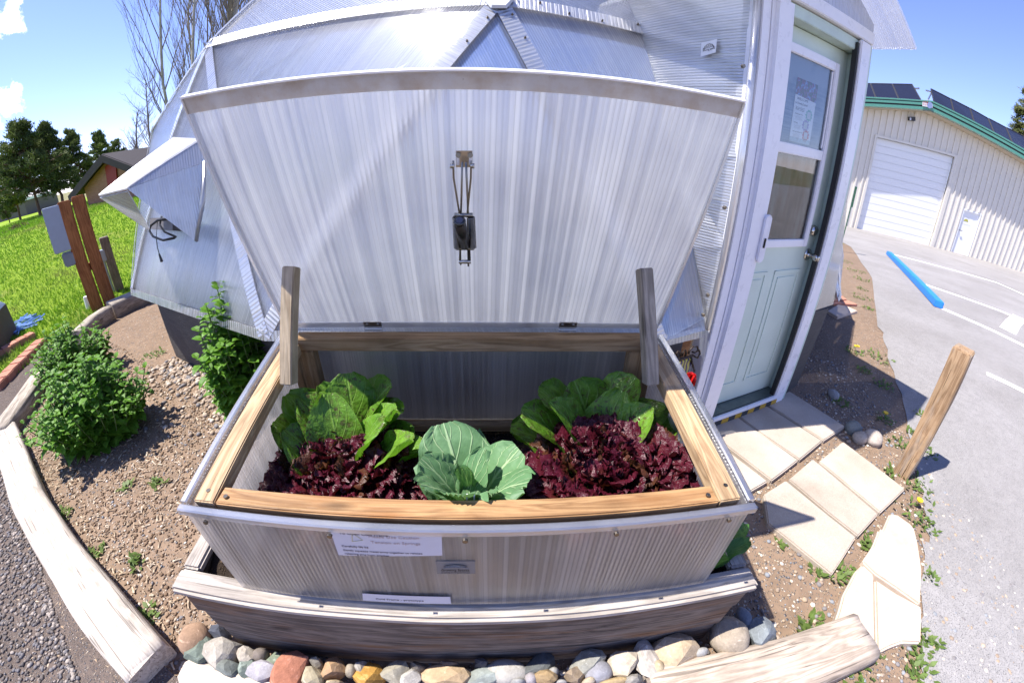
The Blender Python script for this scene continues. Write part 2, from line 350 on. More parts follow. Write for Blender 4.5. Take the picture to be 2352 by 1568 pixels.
path = [tuple(G(*p)[:2]) for p in [(0, 1010), (100, 862), (190, 766), (118, 792), (84, 822), (0, 896)]] 
sheet('gravel_path', [(-1.2, -2.5), tuple(G(420, 1567)[:2]), tuple(G(300, 1450)[:2]), tuple(G(60, 1100)[:2])] + path + [(-9, .5), (-9, -2.5)], .009, M_gravel)
# ------------------------------------------------------------------ raised planter box
M_grey = wood('weathered_plank', (.085, .068, .058), (.225, .182, .150), (.19, .10, .05), .85, .9, crack=.55)
M_greytop = wood('bleached_cap', (.24, .21, .185), (.46, .41, .36), None, .85, 1.3, crack=.45)
M_cedar = wood('cedar_rail', (.27, .17, .09), (.51, .365, .215), (.34, .20, .10), .6, .8, crack=.25)
M_cedard = wood('cedar_post', (.20, .12, .055), (.36, .235, .125), (.22, .12, .05), .65, .8, crack=.25)
M_block = wood('sawn_block', (.33, .25, .16), (.52, .42, .29), None, .7, .7, crack=.1)
TILT = R(1.3)
def CF(x, y, z): return Vector((-.055 + x*_c(TILT), y, .40 + z - x*_s(TILT)))       # cold-frame coordinates: x across, y from the eye, z above the box rim
PX0, PX1, PY0, PY1 = -.825, .765, .455, 1.215
pl = thing('planter_box', CF(0, .9, -.40), 'weathered grey plank box that carries the open cold frame', 'planter')
rows = [(-.005, .105, .0), (-.108, .135, -.010), (-.243, .155, -.022)]
for i, (zt, hh, inn) in enumerate(rows):
    zc = zt-hh/2
    for nm, a, b in (('plank', (PX0, PY0-inn+.019, zc), (PX1, PY0-inn+.019, zc)), ('plank', (PX0, PY1-.019, zc), (PX1, PY1-.019, zc))):
        beam(nm, CF(*a), CF(*b), .04, hh-.004, M_grey, pl, bevel=.008, wob=.004, seg=26)
    for x in (PX0+.019-inn*.5, PX1-.019+inn*.5):
        beam('plank', CF(x, PY0+.045, zc), CF(x, PY1-.045, zc), .04, hh-.004, M_grey, pl, bevel=.006, wob=.003, seg=16)
cap = .072
beam('cap_board', CF(PX0-.012, PY0+.022, .012), CF(PX1+.012, PY0+.022, .012), cap, .032, M_greytop, pl, bevel=.009, wob=.0025, seg=30)
for x in (PX0+.02, PX1-.02):
    beam('cap_board', CF(x, PY0+.062, .012), CF(x, PY1, .012), .06, .030, M_greytop, pl, bevel=.007, wob=.002, seg=16)
beam('cap_board', CF(PX0+.055, PY1-.02, .012), CF(PX1-.055, PY1-.02, .012), .06, .030, M_greytop, pl, bevel=.007, wob=.002, seg=16)
# soil
def lumpy(name, x0, x1, y0, y1, f, n, m, mat):
    b = MB(); vs = []; fs = []
    for j in range(m+1):
        for i in range(n+1):
            x = x0+(x1-x0)*i/n; y = y0+(y1-y0)*j/m; vs.append(f(x, y))
    for j in range(m):
        for i in range(n): a = j*(n+1)+i; fs.append((a, a+1, a+n+2, a+n+1))
    b.add(vs, fs); return b.build(name, mat, smooth=True)
so = lumpy('potting_soil', PX0+.045, PX1-.045, PY0+.045, PY1-.045, lambda x, y: CF(x, y, .03+.02*mnoise.noise(Vector((x*9, y*9, 0)))+.01*mnoise.noise(Vector((x*30, y*30, 4)))-(.05 if abs(x+.0) > .63 or y < .5 else 0)), 70, 44, M_soil)
tag(so, 'dark potting soil filling the plank box', 'soil', kind='stuff')
# ------------------------------------------------------------------ cold frame
M_pc_front = polycarb('sheet_front', .011, tint=(.975, .958, .95), haze=.26, gloss=.06, rough=.25, rib=.6, scat=.40, sheen=.03, dif=.4)
M_pc_back = polycarb('sheet_back', .009, tint=(.95, .97, .95), haze=.17, gloss=.30, rough=.25, rib=.4, scat=.45, sheen=.03)
M_pc_lid = polycarb('sheet_lid', .0125, tint=(.955, .97, 1.0), haze=.36, gloss=.06, rough=.22, drops=.8, rib=.7, scat=.5, sheen=.02, dif=.08)
M_trim = polycarb('clear_trim', .4, tint=(.95, .965, 1.0), haze=.16, gloss=.6, rough=.08, drops=.3, rib=.02, sheen=.1)
M_tape = Mat('dusty_tape')
_v = M_tape.coord('Object'); _d = M_tape.noise(_v, 14, 6, .65); _d2 = M_tape.noise(_v, 60, 5, .7)
_cc = M_tape.mix(M_tape.rng(_d, .42, .75), (.93, .91, .89), (.76, .66, .55)); _cc = M_tape.mix(M_tape.rng(_d2, .66, .76, 0, .7), _cc, (.24, .15, .08))
_tl = M_tape.n('ShaderNodeBsdfTranslucent'); M_tape.put(_tl.inputs[0], _cc); M_tape = M_tape.done(M_tape.sh(.72, M_tape.bsdf(_cc, .5), _tl.outputs[0]))
M_steel = plain('zinc_steel', (.42, .41, .39), .32, 1, var=.2); M_dsteel = plain('dull_steel', (.25, .24, .22), .4, 1, var=.25)
M_blackmetal = plain('black_metal', (.03, .03, .032), .35, .6); M_screw = plain('screw', (.22, .19, .15), .35, 1)
W2 = .625; YF = .485; YB = 1.164
def ztop(y): return .362 + (.448-.362)*(y-YF)/(YB-YF)
cf = thing('cold_frame', CF(0, .82, .0), 'clear ribbed cold frame with cedar rails, lid propped open, full of lettuces', 'cold frame')
def slab(name, quad, th, mat, parent, udir, uv0=None, bevel=0):
    """sheet of thickness th; UV u measured along udir"""
    quad = [Vector(q) for q in quad]; nrm = (quad[1]-quad[0]).cross(quad[2]-quad[0]).normalized(); u = Vector(udir).normalized(); v = nrm.cross(u)
    o = quad[0]
    return MB().prism(quad, -nrm*th, lambda p: ((p-o).dot(u), (p-o).dot(v))).build(name, mat, parent)
XV = (CF(1, 0, 0)-CF(0, 0, 0)).normalized()
slab('front_panel', [CF(-W2+.012, YF, .002), CF(W2-.012, YF, .002), CF(W2, YF, ztop(YF)-.012), CF(-W2, YF, ztop(YF)-.012)], .010, M_pc_front, cf, XV)
slab('back_panel', [CF(-W2+.02, YB-.012, .03), CF(W2-.02, YB-.012, .03), CF(W2-.02, YB-.012, ztop(YB)-.03), CF(-W2+.02, YB-.012, ztop(YB)-.03)], .010, M_pc_back, cf, XV)
for s_ in (-1, 1):
    x = s_*W2
    slab('side_panel', [CF(x-s_*.006, YF+.012, .002), CF(x-s_*.006, YB-.02, .002), CF(x, YB-.02, ztop(YB)-.02), CF(x, YF+.012, ztop(YF)-.012)][::(1 if s_ > 0 else -1)], .010, M_pc_front, cf, (0, 1, 0))
RW, RH = .055, .040
for s_ in (-1, 1):
    x = s_*(W2-.026-RW/2)
    beam('side_rail', CF(x, YF+.018, ztop(YF+.018)-RH/2), CF(x, YB-.085, ztop(YB-.085)-RH/2), RW, RH, M_cedar, cf)
    for y in (.62, .98):
        pass
    beam('corner_post', CF(s_*(W2-.085), YB-.056, .035), CF(s_*(W2-.085), YB-.056, ztop(YB)-.045), .062, .038, M_cedard, cf, up=(0, 1, 0))
    beam('corner_post', CF(s_*(W2-.045), YB-.056, .035), CF(s_*(W2-.045), YB-.056, ztop(YB)-.045), .030, .046, M_cedard, cf, up=(0, 1, 0))
    beam('corner_post', CF(s_*(W2-.050), YF+.032, .035), CF(s_*(W2-.050), YF+.032, ztop(YF)-.045), .040, .036, M_cedard, cf, up=(0, 1, 0))
M_cedar2 = wood('cedar_front_rail', (.22, .115, .05), (.44, .265, .125), (.27, .13, .05), .5, .8, crack=.3)
beam('front_rail', CF(-W2+.084, YF+.040, ztop(YF)-.016), CF(W2-.084, YF+.040, ztop(YF)-.016), .049, .036, M_cedar2, cf)
beam('back_rail', CF(-W2+.055, YB-.05, ztop(YB)-.022), CF(W2-.055, YB-.05, ztop(YB)-.022), .052, .044, M_cedard, cf)
beam('bottom_rail', CF(-W2+.11, YB-.045, .085), CF(W2-.11, YB-.045, .085), .038, .028, M_cedard, cf)
# clear edge trim (U-profile) along the top edges and the foot of the front sheet
def trim(nm, a, b, w, h):
    a, b = Vector(a), Vector(b); M = frame(a, b-a, (0, 0, 1)); ln = (b-a).length
    m_ = MB(); prof = [(-w/2, -h), (-w/2, 0), (-w/2+.004, .003), (w/2-.004, .003), (w/2, 0), (w/2, -h*.5), (w/2-.004, -h*.5), (w/2-.004, -.004), (-w/2+.003, -.004), (-w/2+.003, -h)]
    vs = [(0, y, z) for y, z in prof]+[(ln, y, z) for y, z in prof]; n = len(prof)
    m_.add(vs, [(i, (i+1) % n, (i+1) % n+n, i+n) for i in range(n)]+[tuple(range(n)), tuple(range(2*n-1, n-1, -1))], [(v[0], v[1]+v[2]) for v in vs])
    return m_.build(nm, M_trim, cf, M)
trim('edge_trim', CF(W2+.006, YF-.002, ztop(YF)-.008), CF(-W2-.006, YF-.002, ztop(YF)-.006), .020, .026)
trim('edge_trim', CF(-W2-.002, YF+.012, ztop(YF)-.004), CF(-W2-.002, YB-.03, ztop(YB)-.006), .020, .020)
trim('edge_trim', CF(W2+.002, YB-.03, ztop(YB)-.006), CF(W2+.002, YF+.012, ztop(YF)-.004), .020, .020)
slab('foot_strip', [CF(-W2+.02, YF-.004, .002), CF(W2-.02, YF-.004, .002), CF(W2-.02, YF-.004, .026), CF(-W2+.02, YF-.004, .026)], .003, M_trim, cf, XV)
for x in (-.56, -.27, .0, .3, .56):
    MB().tube([CF(x, YF-.020, ztop(YF)-.026), CF(x, YF-.014, ztop(YF)-.026)], .0055, 8).build('screw', M_screw, cf)
for x in (-.5, -.02, .25, .52):
    MB().tube([CF(x, YF-.010, .014), CF(x, YF-.003, .014)], .005, 8).build('screw', M_screw, cf)
for x, y in ((-.572, .53), (.575, .54), (-.520, .519), (.520, .519)):
    z = ztop(y) + (.002 if abs(x) < .55 else 0)
    MB().tube([CF(x, y, z-.002), CF(x, y, z+.0012)], .0055, 10).build('screw', M_screw, cf)
# stop blocks the lid leans on
def block(s_):
    a = CF(s_*.510, .900, .405); b = CF(s_*.487, 1.03, .702)
    return beam('stop_block', a, b, .037, .045, M_block if s_ < 0 else M_grey2, cf, up=(0, -1, .4), bevel=.003)
M_grey2 = wood('greyed_block', (.20, .17, .135), (.36, .31, .25), None, .75, .7, crack=.1)
for s_ in (-1, 1): block(s_)
# lid
LB, LT = (YB+.002, .452), (.883, 1.155)          # y, z of hinge line and top edge
lv = Vector((0, LT[0]-LB[0], LT[1]-LB[1])); ll = lv.length; lv.normalize(); ln_ = Vector((0, -lv.z, lv.y))     # towards the eye
def LID(x, t, off=0.): return CF(x, LB[0], LB[1]) + Vector((0, lv.y, lv.z))*t + ln_*off
lid = slab('lid', [LID(-W2, .005), LID(W2, .005), LID(W2, ll), LID(-W2, ll)], .010, M_pc_lid, cf, XV)
slab('top_tape', [LID(-W2-.002, ll-.036, .002), LID(W2+.002, ll-.036, .002), LID(W2+.002, ll+.001, .002), LID(-W2-.002, ll+.001, .002)], .0015, M_tape, lid, XV)
M_whiteedge = plain('white_edge', (.82, .82, .84), .3)
slab('top_edge', [LID(-W2-.003, ll+.002, .004), LID(W2+.003, ll+.002, .004), LID(W2+.003, ll+.006, .004), LID(-W2-.003, ll+.006, .004)], .018, M_whiteedge, lid, XV)
slab('bottom_strip', [LID(-W2, .0, .004), LID(W2, .0, .004), LID(W2, .024, .004), LID(-W2, .024, .004)], .003, M_trim, lid, XV)
for s_ in (-1, 1):
    slab('edge_strip', [LID(s_*W2-.004, .02, .003), LID(s_*W2+.004, .02, .003), LID(s_*W2+.004, ll, .003), LID(s_*W2-.004, ll, .003)], .016, M_trim, lid, lv)
for px in (861, 1313):
    hx = (px-1066)/1066*1.03 if False else None
    q = onplane(px, 741, LID(0, 0, .008), ln_); x = (q-CF(0, 0, 0)).dot(XV)
    b = MB(); Mh = frame(LID(x, .018, .006), XV, ln_)
    b.box((0, 0, 0), (.058, .024, .003), Mh.to_3x3().to_4x4()); 
    for v in range(len(b.v)): b.v[v] = tuple(Vector(b.v[v])+Mh.translation)
    b.tube([LID(x-.029, .0, .010), LID(x+.029, .0, .010)], .0045, 10)
    for dx in (-.018, .018): b.tube([LID(x+dx, .018, .006), LID(x+dx, .018, .011)], .005, 8)
    b.build('hinge', M_steel, lid)
# automatic vent opener hanging on the lid
def OP(px, py, off=.02): return onplane(px, py, LID(0, 0, off), ln_)
def o5(x, y): return ((1750+x*.3317)*2352/4096, (560+y*.3317)*2352/4096)
bq = [o5(222, 135), o5(420, 135), o5(420, 330), o5(222, 330)]
slab('opener_bracket', [OP(*bq[3], .012), OP(*bq[2], .012), OP(*bq[1], .012), OP(*bq[0], .012)], .003, M_steel, lid, XV)
b = MB()
for p in ((250, 185), (396, 185)): b.tube([OP(*o5(*p), .012), OP(*o5(*p), .017)], .006, 10)
b.build('screw', M_screw, lid)
b = MB()
for p in ((248, 250), (397, 250)):
    q0, q1 = o5(p[0], p[1]-48), o5(p[0], p[1]+48); b.tube([OP(*q0, .0135), OP(*q1, .0135)], .0035, 6)
b.build('bracket_slot', M_whiteedge, lid)
for pts in ([(190, 255), (190, 300), (195, 460), (262, 870), (280, 1500)], [(408, 255), (405, 300), (402, 460), (362, 870), (372, 1520)], [(298, 270), (290, 640), (270, 1450)], [(342, 270), (362, 700), (392, 1450)]):
    MB().tube([OP(*o5(*p), .03) for p in pts], .0024, 8).build('rod', M_dsteel, lid, smooth=True)
for pts in ([(152, 312), (205, 312)], [(395, 312), (445, 312)]): MB().tube([OP(*o5(*p), .03) for p in pts], .006, 10).build('pin', M_steel, lid, smooth=True)
MB().tube([OP(*o5(205, 905), .03), OP(*o5(425, 905), .03)], .0055, 10).build('cross_bar', M_dsteel, lid, smooth=True)
MB().tube([OP(*o5(225, 1308), .03), OP(*o5(438, 1308), .03)], .0045, 8).build('cross_bar', M_dsteel, lid, smooth=True)
MB().tube([OP(*o5(258, 1467), .03), OP(*o5(402, 1467), .03)], .0055, 10).build('cross_bar', M_steel, lid, smooth=True)
def spring(x0, y0, x1, y1):
    a = OP(*o5(x0, y0), .034); c_ = OP(*o5(x1, y1), .034); ax = (c_-a); M = frame(a, ax, ln_); n = 26; pts = []
    for i in range(n*8+1):
        t = i/(n*8); an = 2*pi*i/8; pts.append(M @ Vector((ax.length*t, .0085*math.cos(an), .0085*math.sin(an))))
    MB().tube(pts, .0016, 4, False).build('spring', M_dsteel, lid, smooth=True)
spring(225, 930, 240, 1300); spring(405, 930, 425, 1300)
a, c_ = OP(*o5(330, 1270), .032), OP(*o5(268, 985), .085)
MB().tube([a, c_], .0135, 16).build('gas_cylinder', M_blackmetal, lid, smooth=True)
MB().tube([c_, c_+(c_-a).normalized()*.006], [.0145, .0125], 16).build('cylinder_cap', plain('black_plastic', (.015, .015, .016), .15), lid, smooth=True)
MB().tube([c_+(c_-a).normalized()*.0062, c_+(c_-a).normalized()*.0075], .008, 12).build('cylinder_hole', plain('hole_blue', (.05, .055, .09), .4), lid)
# notices and maker's plate on the front sheet
M_paper = plain('paper', (.62, .60, .64), .8, var=.04); M_ink = plain('ink', (.13, .11, .12), .9, var=0); M_inkpale = plain('faded_ink', (.46, .37, .36), .9, var=0)
M_plate = plain('grey_plate', (.20, .19, .185), .55, var=.05); M_plateink = plain('plate_ink', (.035, .03, .03), .6, var=0)
def FP(px, py, off): return onplane(px, py, (0, YF-off, 0), (0, 1, 0))
def flat(name, pxs, off, mat, parent, th=.0006): return MB().prism([FP(*p, off) for p in pxs], (0, th, 0)).build(name, mat, parent)
nb_ = flat('notice', [(756, 1211), (1014, 1214), (1016, 1275), (778, 1274)], .0012, M_paper, cf)
def FT(name, body, px, py, size, mat, parent, off, width=1.0, align='LEFT'):
    p = FP(px, py, off); return text_obj(name, body, size, mat, Matrix.Translation(p) @ Matrix.Rotation(TILT, 4, 'Y') @ Matrix.Rotation(pi/2, 4, 'X'), parent, align, .0002, width)
def fitted(body, p0, p1, size, mat, parent, off, name='lettering'):
    o = FT(name, body, *p0, size, mat, parent, off); wd = max(v.co.x for v in o.data.vertices); L_ = (FP(*p1, off)-FP(*p0, off)).length
    o.data.transform(Matrix.Diagonal((L_/wd, 1, 1, 1))); return o
fitted('To Open Cold Frame:', (779, 1226), (892, 1226), .0125, M_ink, nb_, .0024)
fitted('Please Use Caution', (846, 1234), (962, 1235), .0125, M_inkpale, nb_, .0024)
fitted('Tension on Springs', (852, 1247), (965, 1248), .0125, M_inkpale, nb_, .0024)
fitted('Carefully lift lid', (785, 1255), (845, 1256), .0095, M_ink, nb_, .0024)
fitted('Gently squeeze metal arms together to release', (788, 1264), (969, 1267), .0085, M_ink, nb_, .0024)
fitted('retaining pins from bracket', (792, 1272), (893, 1274), .0085, M_ink, nb_, .0024)
b = MB(); tri = [(808, 1223), (833, 1240), (809, 1243)]
for i in range(3): b.tube([FP(*tri[i], .002), FP(*tri[(i+1) % 3], .002)], .0008, 4)
b.build('warning_triangle', plain('pale_yellow', (.62, .55, .32), .8), nb_)
pt = flat('maker_plate', [(1001, 1288), (1091, 1288), (1092, 1317), (1004, 1317)], .0020, M_plate, cf, .0015)
def logo(c, rx, rz, to3, mat, bgmat, parent, th=.0003):
    """half-round dome of triangles"""
    b = MB(); lines = []
    rings = [(1.0, [180*i/6 for i in range(7)]), (.66, [15+150*i/5 for i in range(6)]), (.34, [35+110*i/3 for i in range(4)]), (.1, [90])]
    pts = [[(c[0]+rx*r*math.cos(R(a)), c[1]+rz*(r*math.sin(R(a)) if True else 0)) for a in an] for r, an in rings]
    for row in pts[:3]: lines += list(zip(row[:-1], row[1:]))
    for k in range(3):
        for p in pts[k+1]:
            nn = sorted(pts[k], key=lambda q: (q[0]-p[0])**2+(q[1]-p[1])**2)[:3]; lines += [(p, q) for q in nn]
    m_ = MB(); arc = [(c[0]+rx*math.cos(R(a)), c[1]+rz*math.sin(R(a))) for a in range(0, 181, 12)]
    m_.prism([to3(*p, .0) for p in arc], to3(0, 0, -.0003)-to3(0, 0, 0)); m_.build('logo', mat, parent)
    for p, q in lines: b.tube([to3(*p, .0005), to3(*q, .0005)], rx*.022, 4)
    for i in range(9):                                         # light leaf shapes along the floor of the dome
        x = c[0]+rx*(-.62+.155*i); hh = rz*(.16+.14*((i*37) % 5)/4)
        b.prism([to3(x-rx*.09, c[1]-rz*.02, .0006), to3(x+rx*.09, c[1]-rz*.02, .0006), to3(x+rx*.07, c[1]+hh*.6, .0006), to3(x, c[1]+hh, .0006), to3(x-rx*.07, c[1]+hh*.6, .0006)], to3(0, 0, -.0002)-to3(0, 0, 0))
    b.build('logo_lines', bgmat, parent)
pc_ = FP(1046, 1303, .0045); pw = (FP(1074, 1303, .0045)-FP(1019, 1303, .0045)).length/2
logo((0, 0), pw, pw*.42, lambda x, z, o: Vector((pc_.x+x, pc_.y-o, pc_.z+z)), M_plateink, M_plate, pt)
fitted('Growing Spaces', (1013, 1311), (1078, 1311), .0125, M_plateink, pt, .0036)
fitted('growing dome greenhouses', (1014, 1315), (1080, 1315), .0045, M_plateink, pt, .0036)
nt2 = flat('notice', [(832, 1362), (1034, 1370), (1036, 1386), (834, 1378)], .0052, M_paper, cf)
fitted('Cold Frame - prototype', (863, 1376), (973, 1380), .011, M_ink, nt2, .0062)
# ------------------------------------------------------------------ geodesic greenhouse
DC = Vector((.16, 5.63, -.40)); DR = 4.34
def DP(azd, eld, r=DR): return DC + Vector((math.sin(R(azd))*math.cos(R(eld)), -math.cos(R(azd))*math.cos(R(eld)), math.sin(R(eld))))*r
azb = {i: -16.6 + 24*(i-0) for i in range(15)}                # base ring: hub 0 is left of the cold frame
az1 = {i: -4.6 + 24*i for i in range(15)}
az1[0] = -1.7; az1[14] = -21.1-0; az1[14] = -21.1; az1[13] = -45.5; az1[1] = 20.0
az2 = {i: -11.5 + 24*i for i in range(15)}
Bv = [DP(azb[i], 13.6) for i in range(15)]; Bv[14] = Vector((-2.66, 2.38, .62)); Bv[0] = Vector((-1.06, 1.60, .62)); Bv[1] = Vector((.74, 1.47, .62))
R1 = [DP(az1[i], 33.5) for i in range(15)]; R2 = [DP(az2[i], 54) for i in range(15)]; R3 = [DP(az1[i], 73) for i in range(15)]
R1[14] = Vector((-1.752, 2.602, 2.17)); R1[13] = Vector((-3.257, 3.692, 1.828)); R1[0] = Vector((.055, 2.06, 2.066)); R1[1] = DP(20, 32.6); R2[13] = DP(-50, 54); AP = DP(0, 90)
gh = thing('dome_greenhouse', (DC.x, DC.y, 0), 'big clear geodesic dome greenhouse with mint entry door', 'greenhouse')
M_pcd = [polycarb('dome_sheet_a', .012, tint=(.96, .975, 1.0), haze=.15, gloss=.4, rough=.12, rib=.8, scat=.3, sheen=.05),
         polycarb('dome_sheet_b', .012, tint=(.90, .94, 1.0), haze=.07, gloss=.4, rough=.12, rib=.7, scat=.3, sheen=.03),
         polycarb('dome_sheet_c', .012, tint=(.97, .98, .99), haze=.26, gloss=.25, rough=.2, rib=.7, scat=.4, sheen=.05)]
def facet(a, b, c_, flute, mat, inset=.012, th=.010, name='panel'):
    """triangular sheet; flutes run along the edge 'flute'"""
    cen = (a+b+c_)/3; nrm = (b-a).cross(c_-a).normalized()
    if nrm.dot(cen-DC) < 0: b, c_ = c_, b; nrm = -nrm
    pts = [p+(cen-p).normalized()*inset for p in (a, b, c_)]
    return slab(name, pts, th, mat, gh, nrm.cross(Vector(flute)))
def strip(a, b, w, mat, off=.006, name='batten'):
    n_ = ((a+b)/2-DC).normalized(); x = (b-a).normalized(); y = n_.cross(x).normalized()
    return MB().prism([a+y*w/2+n_*off, a-y*w/2+n_*off, b-y*w/2+n_*off, b+y*w/2+n_*off], n_*.004, lambda p: ((p-a).dot(x), 0)).build(name, M_batten, gh)
M_batten = polycarb('seam_tape', .02, tint=(.97, .97, .99), haze=.42, gloss=.5, rough=.12, drops=1.0, rib=.7, sheen=.2)
skipb = {(1, 'up'), (1, 'dn')}
for i in range(15):
    j = (i+1) % 15; k = (i-1) % 15
    if (i, 'up') not in skipb: facet(Bv[i], Bv[j], R1[i], R1[i]-Bv[i] if i != 0 else R1[0]-Bv[1], M_pcd[2] if i == 14 else M_pcd[1])      # on the base side i-j
    if i != 1 or True: facet(R1[k], R1[i], Bv[i], R1[i]-Bv[i] if i != 1 else R1[0]-Bv[1], M_pcd[0])
    facet(R1[k], R1[i], R2[k], R2[k]-R1[i], M_pcd[0]); facet(R2[k], R2[i], R1[i], R2[k]-R1[i], M_pcd[i % 2])
    facet(R2[k], R2[i], R3[i], R3[i]-R2[k], M_pcd[1]); facet(R3[k], R3[i], R2[k], R3[i]-R2[k], M_pcd[0]); facet(R3[k], R3[i], AP, AP-R3[i], M_pcd[1])
    if i in (12, 13, 14, 0, 1, 2):
        for a, b in ((Bv[i], R1[i]), (Bv[i], R1[k]), (R1[k], R1[i]), (R1[i], R2[i]), (R1[i], R2[k])):
            if i == 1 and a is Bv[1] and b is R1[1]: continue
            strip(a, b, .075, M_batten)
    if i in (13, 14, 0, 1): strip(Bv[i], Bv[(i+1) % 15] if i != 1 else Bv[1].lerp(Bv[2], .2), .05, M_batten)
M_hub = plain('hub_clear', (.68, .68, .70), .25)
for i in (0,):
    n_ = (R1[i]-DC).normalized(); M = frame(R1[i]+n_*.008, n_.cross(Vector((0, 0, 1))), n_)
    MB().add([M @ Vector((.07*math.cos(2*pi*q/6), .07*math.sin(2*pi*q/6), 0)) for q in range(6)]+[M @ Vector((.06*math.cos(2*pi*q/6), .06*math.sin(2*pi*q/6), .012)) for q in range(6)],
             [tuple(range(6, 12)), tuple(range(5, -1, -1))]+[(q, (q+1) % 6, (q+1) % 6+6, q+6) for q in range(6)]).build('hub', M_hub, gh)
# screws with washers along the seams that show
for a, b in ((R1[0], Bv[1]), (R1[0], Bv[0]), (R1[0], R1[1])):
    for t in (.06, .14, .24, .36, .5):
        p = a.lerp(b, t); n_ = (p-DC).normalized(); sd_ = n_.cross(b-a).normalized()*.02*(1 if int(t*50) % 2 else -1)
        MB().tube([p+n_*.010+sd_, p+n_*.020+sd_], [.006, .004], 8).build('screw', M_screw, gh)
# timber struts inside, seen faintly through the sheets
M_strut = plain('strut_wood', (.45, .38, .30), .7)
for i in (13, 14, 0, 1, 2):
    k = (i-1) % 15
    for a, b in ((Bv[i], R1[i]), (Bv[i], R1[k]), (R1[k], R1[i]), (R1[i], R2[i]), (R1[i], R2[k])):
        n_ = ((a+b)/2-DC).normalized(); beam('strut', a-n_*.06, b-n_*.06, .038, .07, M_strut, gh, up=n_, bevel=0)
# knee wall of dark painted panels
def kw_mat():
    m = Mat('dark_siding'); v = m.coord('Object', (1, 1, 7)); n_ = m.noise(v, 6, 6, .6, 1.5); n2 = m.noise(m.coord('Object', (1, 1, 6)), 40, 3)
    c = m.mix(1, (.085, .078, .075), m.ramp(n_, [(.3, (.85,)*3), (.7, (1.15,)*3)]), 'MULTIPLY')
    return m.done(m.bsdf(c, .75, m.bump(m.math('ADD', n_, m.math('MULTIPLY', n2, .4)), .6, .01), 0, .3))
M_kw = kw_mat()
inn = lambda p, f=.965: Vector((DC.x+(p.x-DC.x)*f, DC.y+(p.y-DC.y)*f, p.z))
for i in range(15):
    j = (i+1) % 15; a, b = inn(Bv[i]), inn(Bv[j])
    if i == 1:                                                # the entry interrupts this side
        u_ = (b-a).normalized(); segs = [(a, a+u_*.16), (a+u_*1.42, b)]
    else: segs = [(a, b)]
    for p, q in segs:
        ns_ = Vector((q.y-p.y, -(q.x-p.x), 0)).normalized()
        MB().prism([(p.x, p.y, -.1), (q.x, q.y, -.1), (q.x, q.y, .60), (p.x, p.y, .60)], (-ns_.x*.05, -ns_.y*.05, 0)).build('knee_wall', M_kw, gh)
        # sill board under the sheets
        MB().prism([(p.x+ns_.x*.012, p.y+ns_.y*.012, .545), (q.x+ns_.x*.012, q.y+ns_.y*.012, .545), (q.x+ns_.x*.012, q.y+ns_.y*.012, .612), (p.x+ns_.x*.012, p.y+ns_.y*.012, .612)], (-ns_.x*.01, -ns_.y*.01, 0)).build('sill_board', M_kw, gh)
# floor and two dim beds inside so that the sheets do not look through to nothing
M_bedgreen = plain('inside_green', (.05, .10, .025), .8, var=.5, vscale=6)
# ------------------------------------------------------------------ exhaust hood on the left sheet
def HP(x, y): return ((360+x*800/1394)*2352/4096, (480+y*900/1568)*2352/4096)
fa, fb, fc = Bv[14], Bv[0], R1[14]; fn = (fb-fa).cross(fc-fa).normalized()
if fn.dot(fa-DC) < 0: fn = -fn
def FPn(x, y, off=.0): return onplane(*HP(x, y), fa+fn*off, fn)
M_hood = polycarb('hood_sheet', .014, tint=(.90, .92, .98), haze=.52, gloss=.3, rough=.18, rib=.8, dirt=.25)
tipL = FPn(70, 522, .42); tipR = FPn(262, 474, .40); wt = FPn(585, 128, .02); wtr = FPn(790, 105, .03); wr = FPn(775, 138, .10)
low = FPn(740, 845, .06); lowl = FPn(425, 770, .01); bl = FPn(345, 700, .10)
M_hooded = plain('hood_edge', (.78, .76, .73), .4, var=.2)
def tri(name, pts, mat, th=.008, fl=(0, 0, 1)):
    pts = [Vector(p) for p in pts]; n_ = (pts[1]-pts[0]).cross(pts[2]-pts[0]).normalized(); u = n_.cross(Vector(fl)); u = u.normalized() if u.length > .05 else (pts[1]-pts[0]).normalized()
    b = MB(); 
    if len(pts) == 4:
        b.prism(pts[:3], n_*th, lambda p: (p.dot(u), p.z)); n2 = (pts[2]-pts[0]).cross(pts[3]-pts[0]).normalized(); b.prism([pts[0], pts[2], pts[3]], n2*th, lambda p: (p.dot(u), p.z))
    else: b.prism(pts, n_*th, lambda p: (p.dot(u), p.z))
    return b.build(name, mat, gh)
tri('hood_top', [tipL, tipR, wr, wt], M_hood, .008, wt-tipL)
tri('hood_side', [tipR+Vector((0, 0, -.006)), low, FPn(800, 300, .08), wr], M_hood)
tri('hood_side', [tipL+Vector((0, 0, -.012)), bl, lowl, tipR+Vector((0, 0, -.012))], M_hood)
MB().tube([tipL, tipR, wr], .010, 6).build('hood_rim', M_hooded, gh)
MB().tube([FPn(800, 290, .08), FPn(790, 560, .075), low], .012, 8).build('hood_bend', M_hood, gh, smooth=True)
M_fan = plain('fan_housing', (.10, .09, .085), .5)
fb_ = [FPn(478, 690, .012), FPn(640, 690, .012), FPn(640, 775, .012), FPn(478, 765, .012)]
MB().prism(fb_, fn*.06).build('fan_housing', M_fan, gh)
cblk = plain('cable_black', (.02, .02, .02), .45)
MB().tube([FPn(545, 690, .08), FPn(470, 700, .12), FPn(425, 735, .13), FPn(415, 775, .13), FPn(440, 812, .12), FPn(510, 838, .10), FPn(590, 822, .06)], .0075, 8).build('cable', cblk, gh, smooth=True)
MB().tube([FPn(500, 675, .08), FPn(485, 730, .12), FPn(520, 780, .10), FPn(600, 815, .06)], .0065, 8).build('cable', cblk, gh, smooth=True)
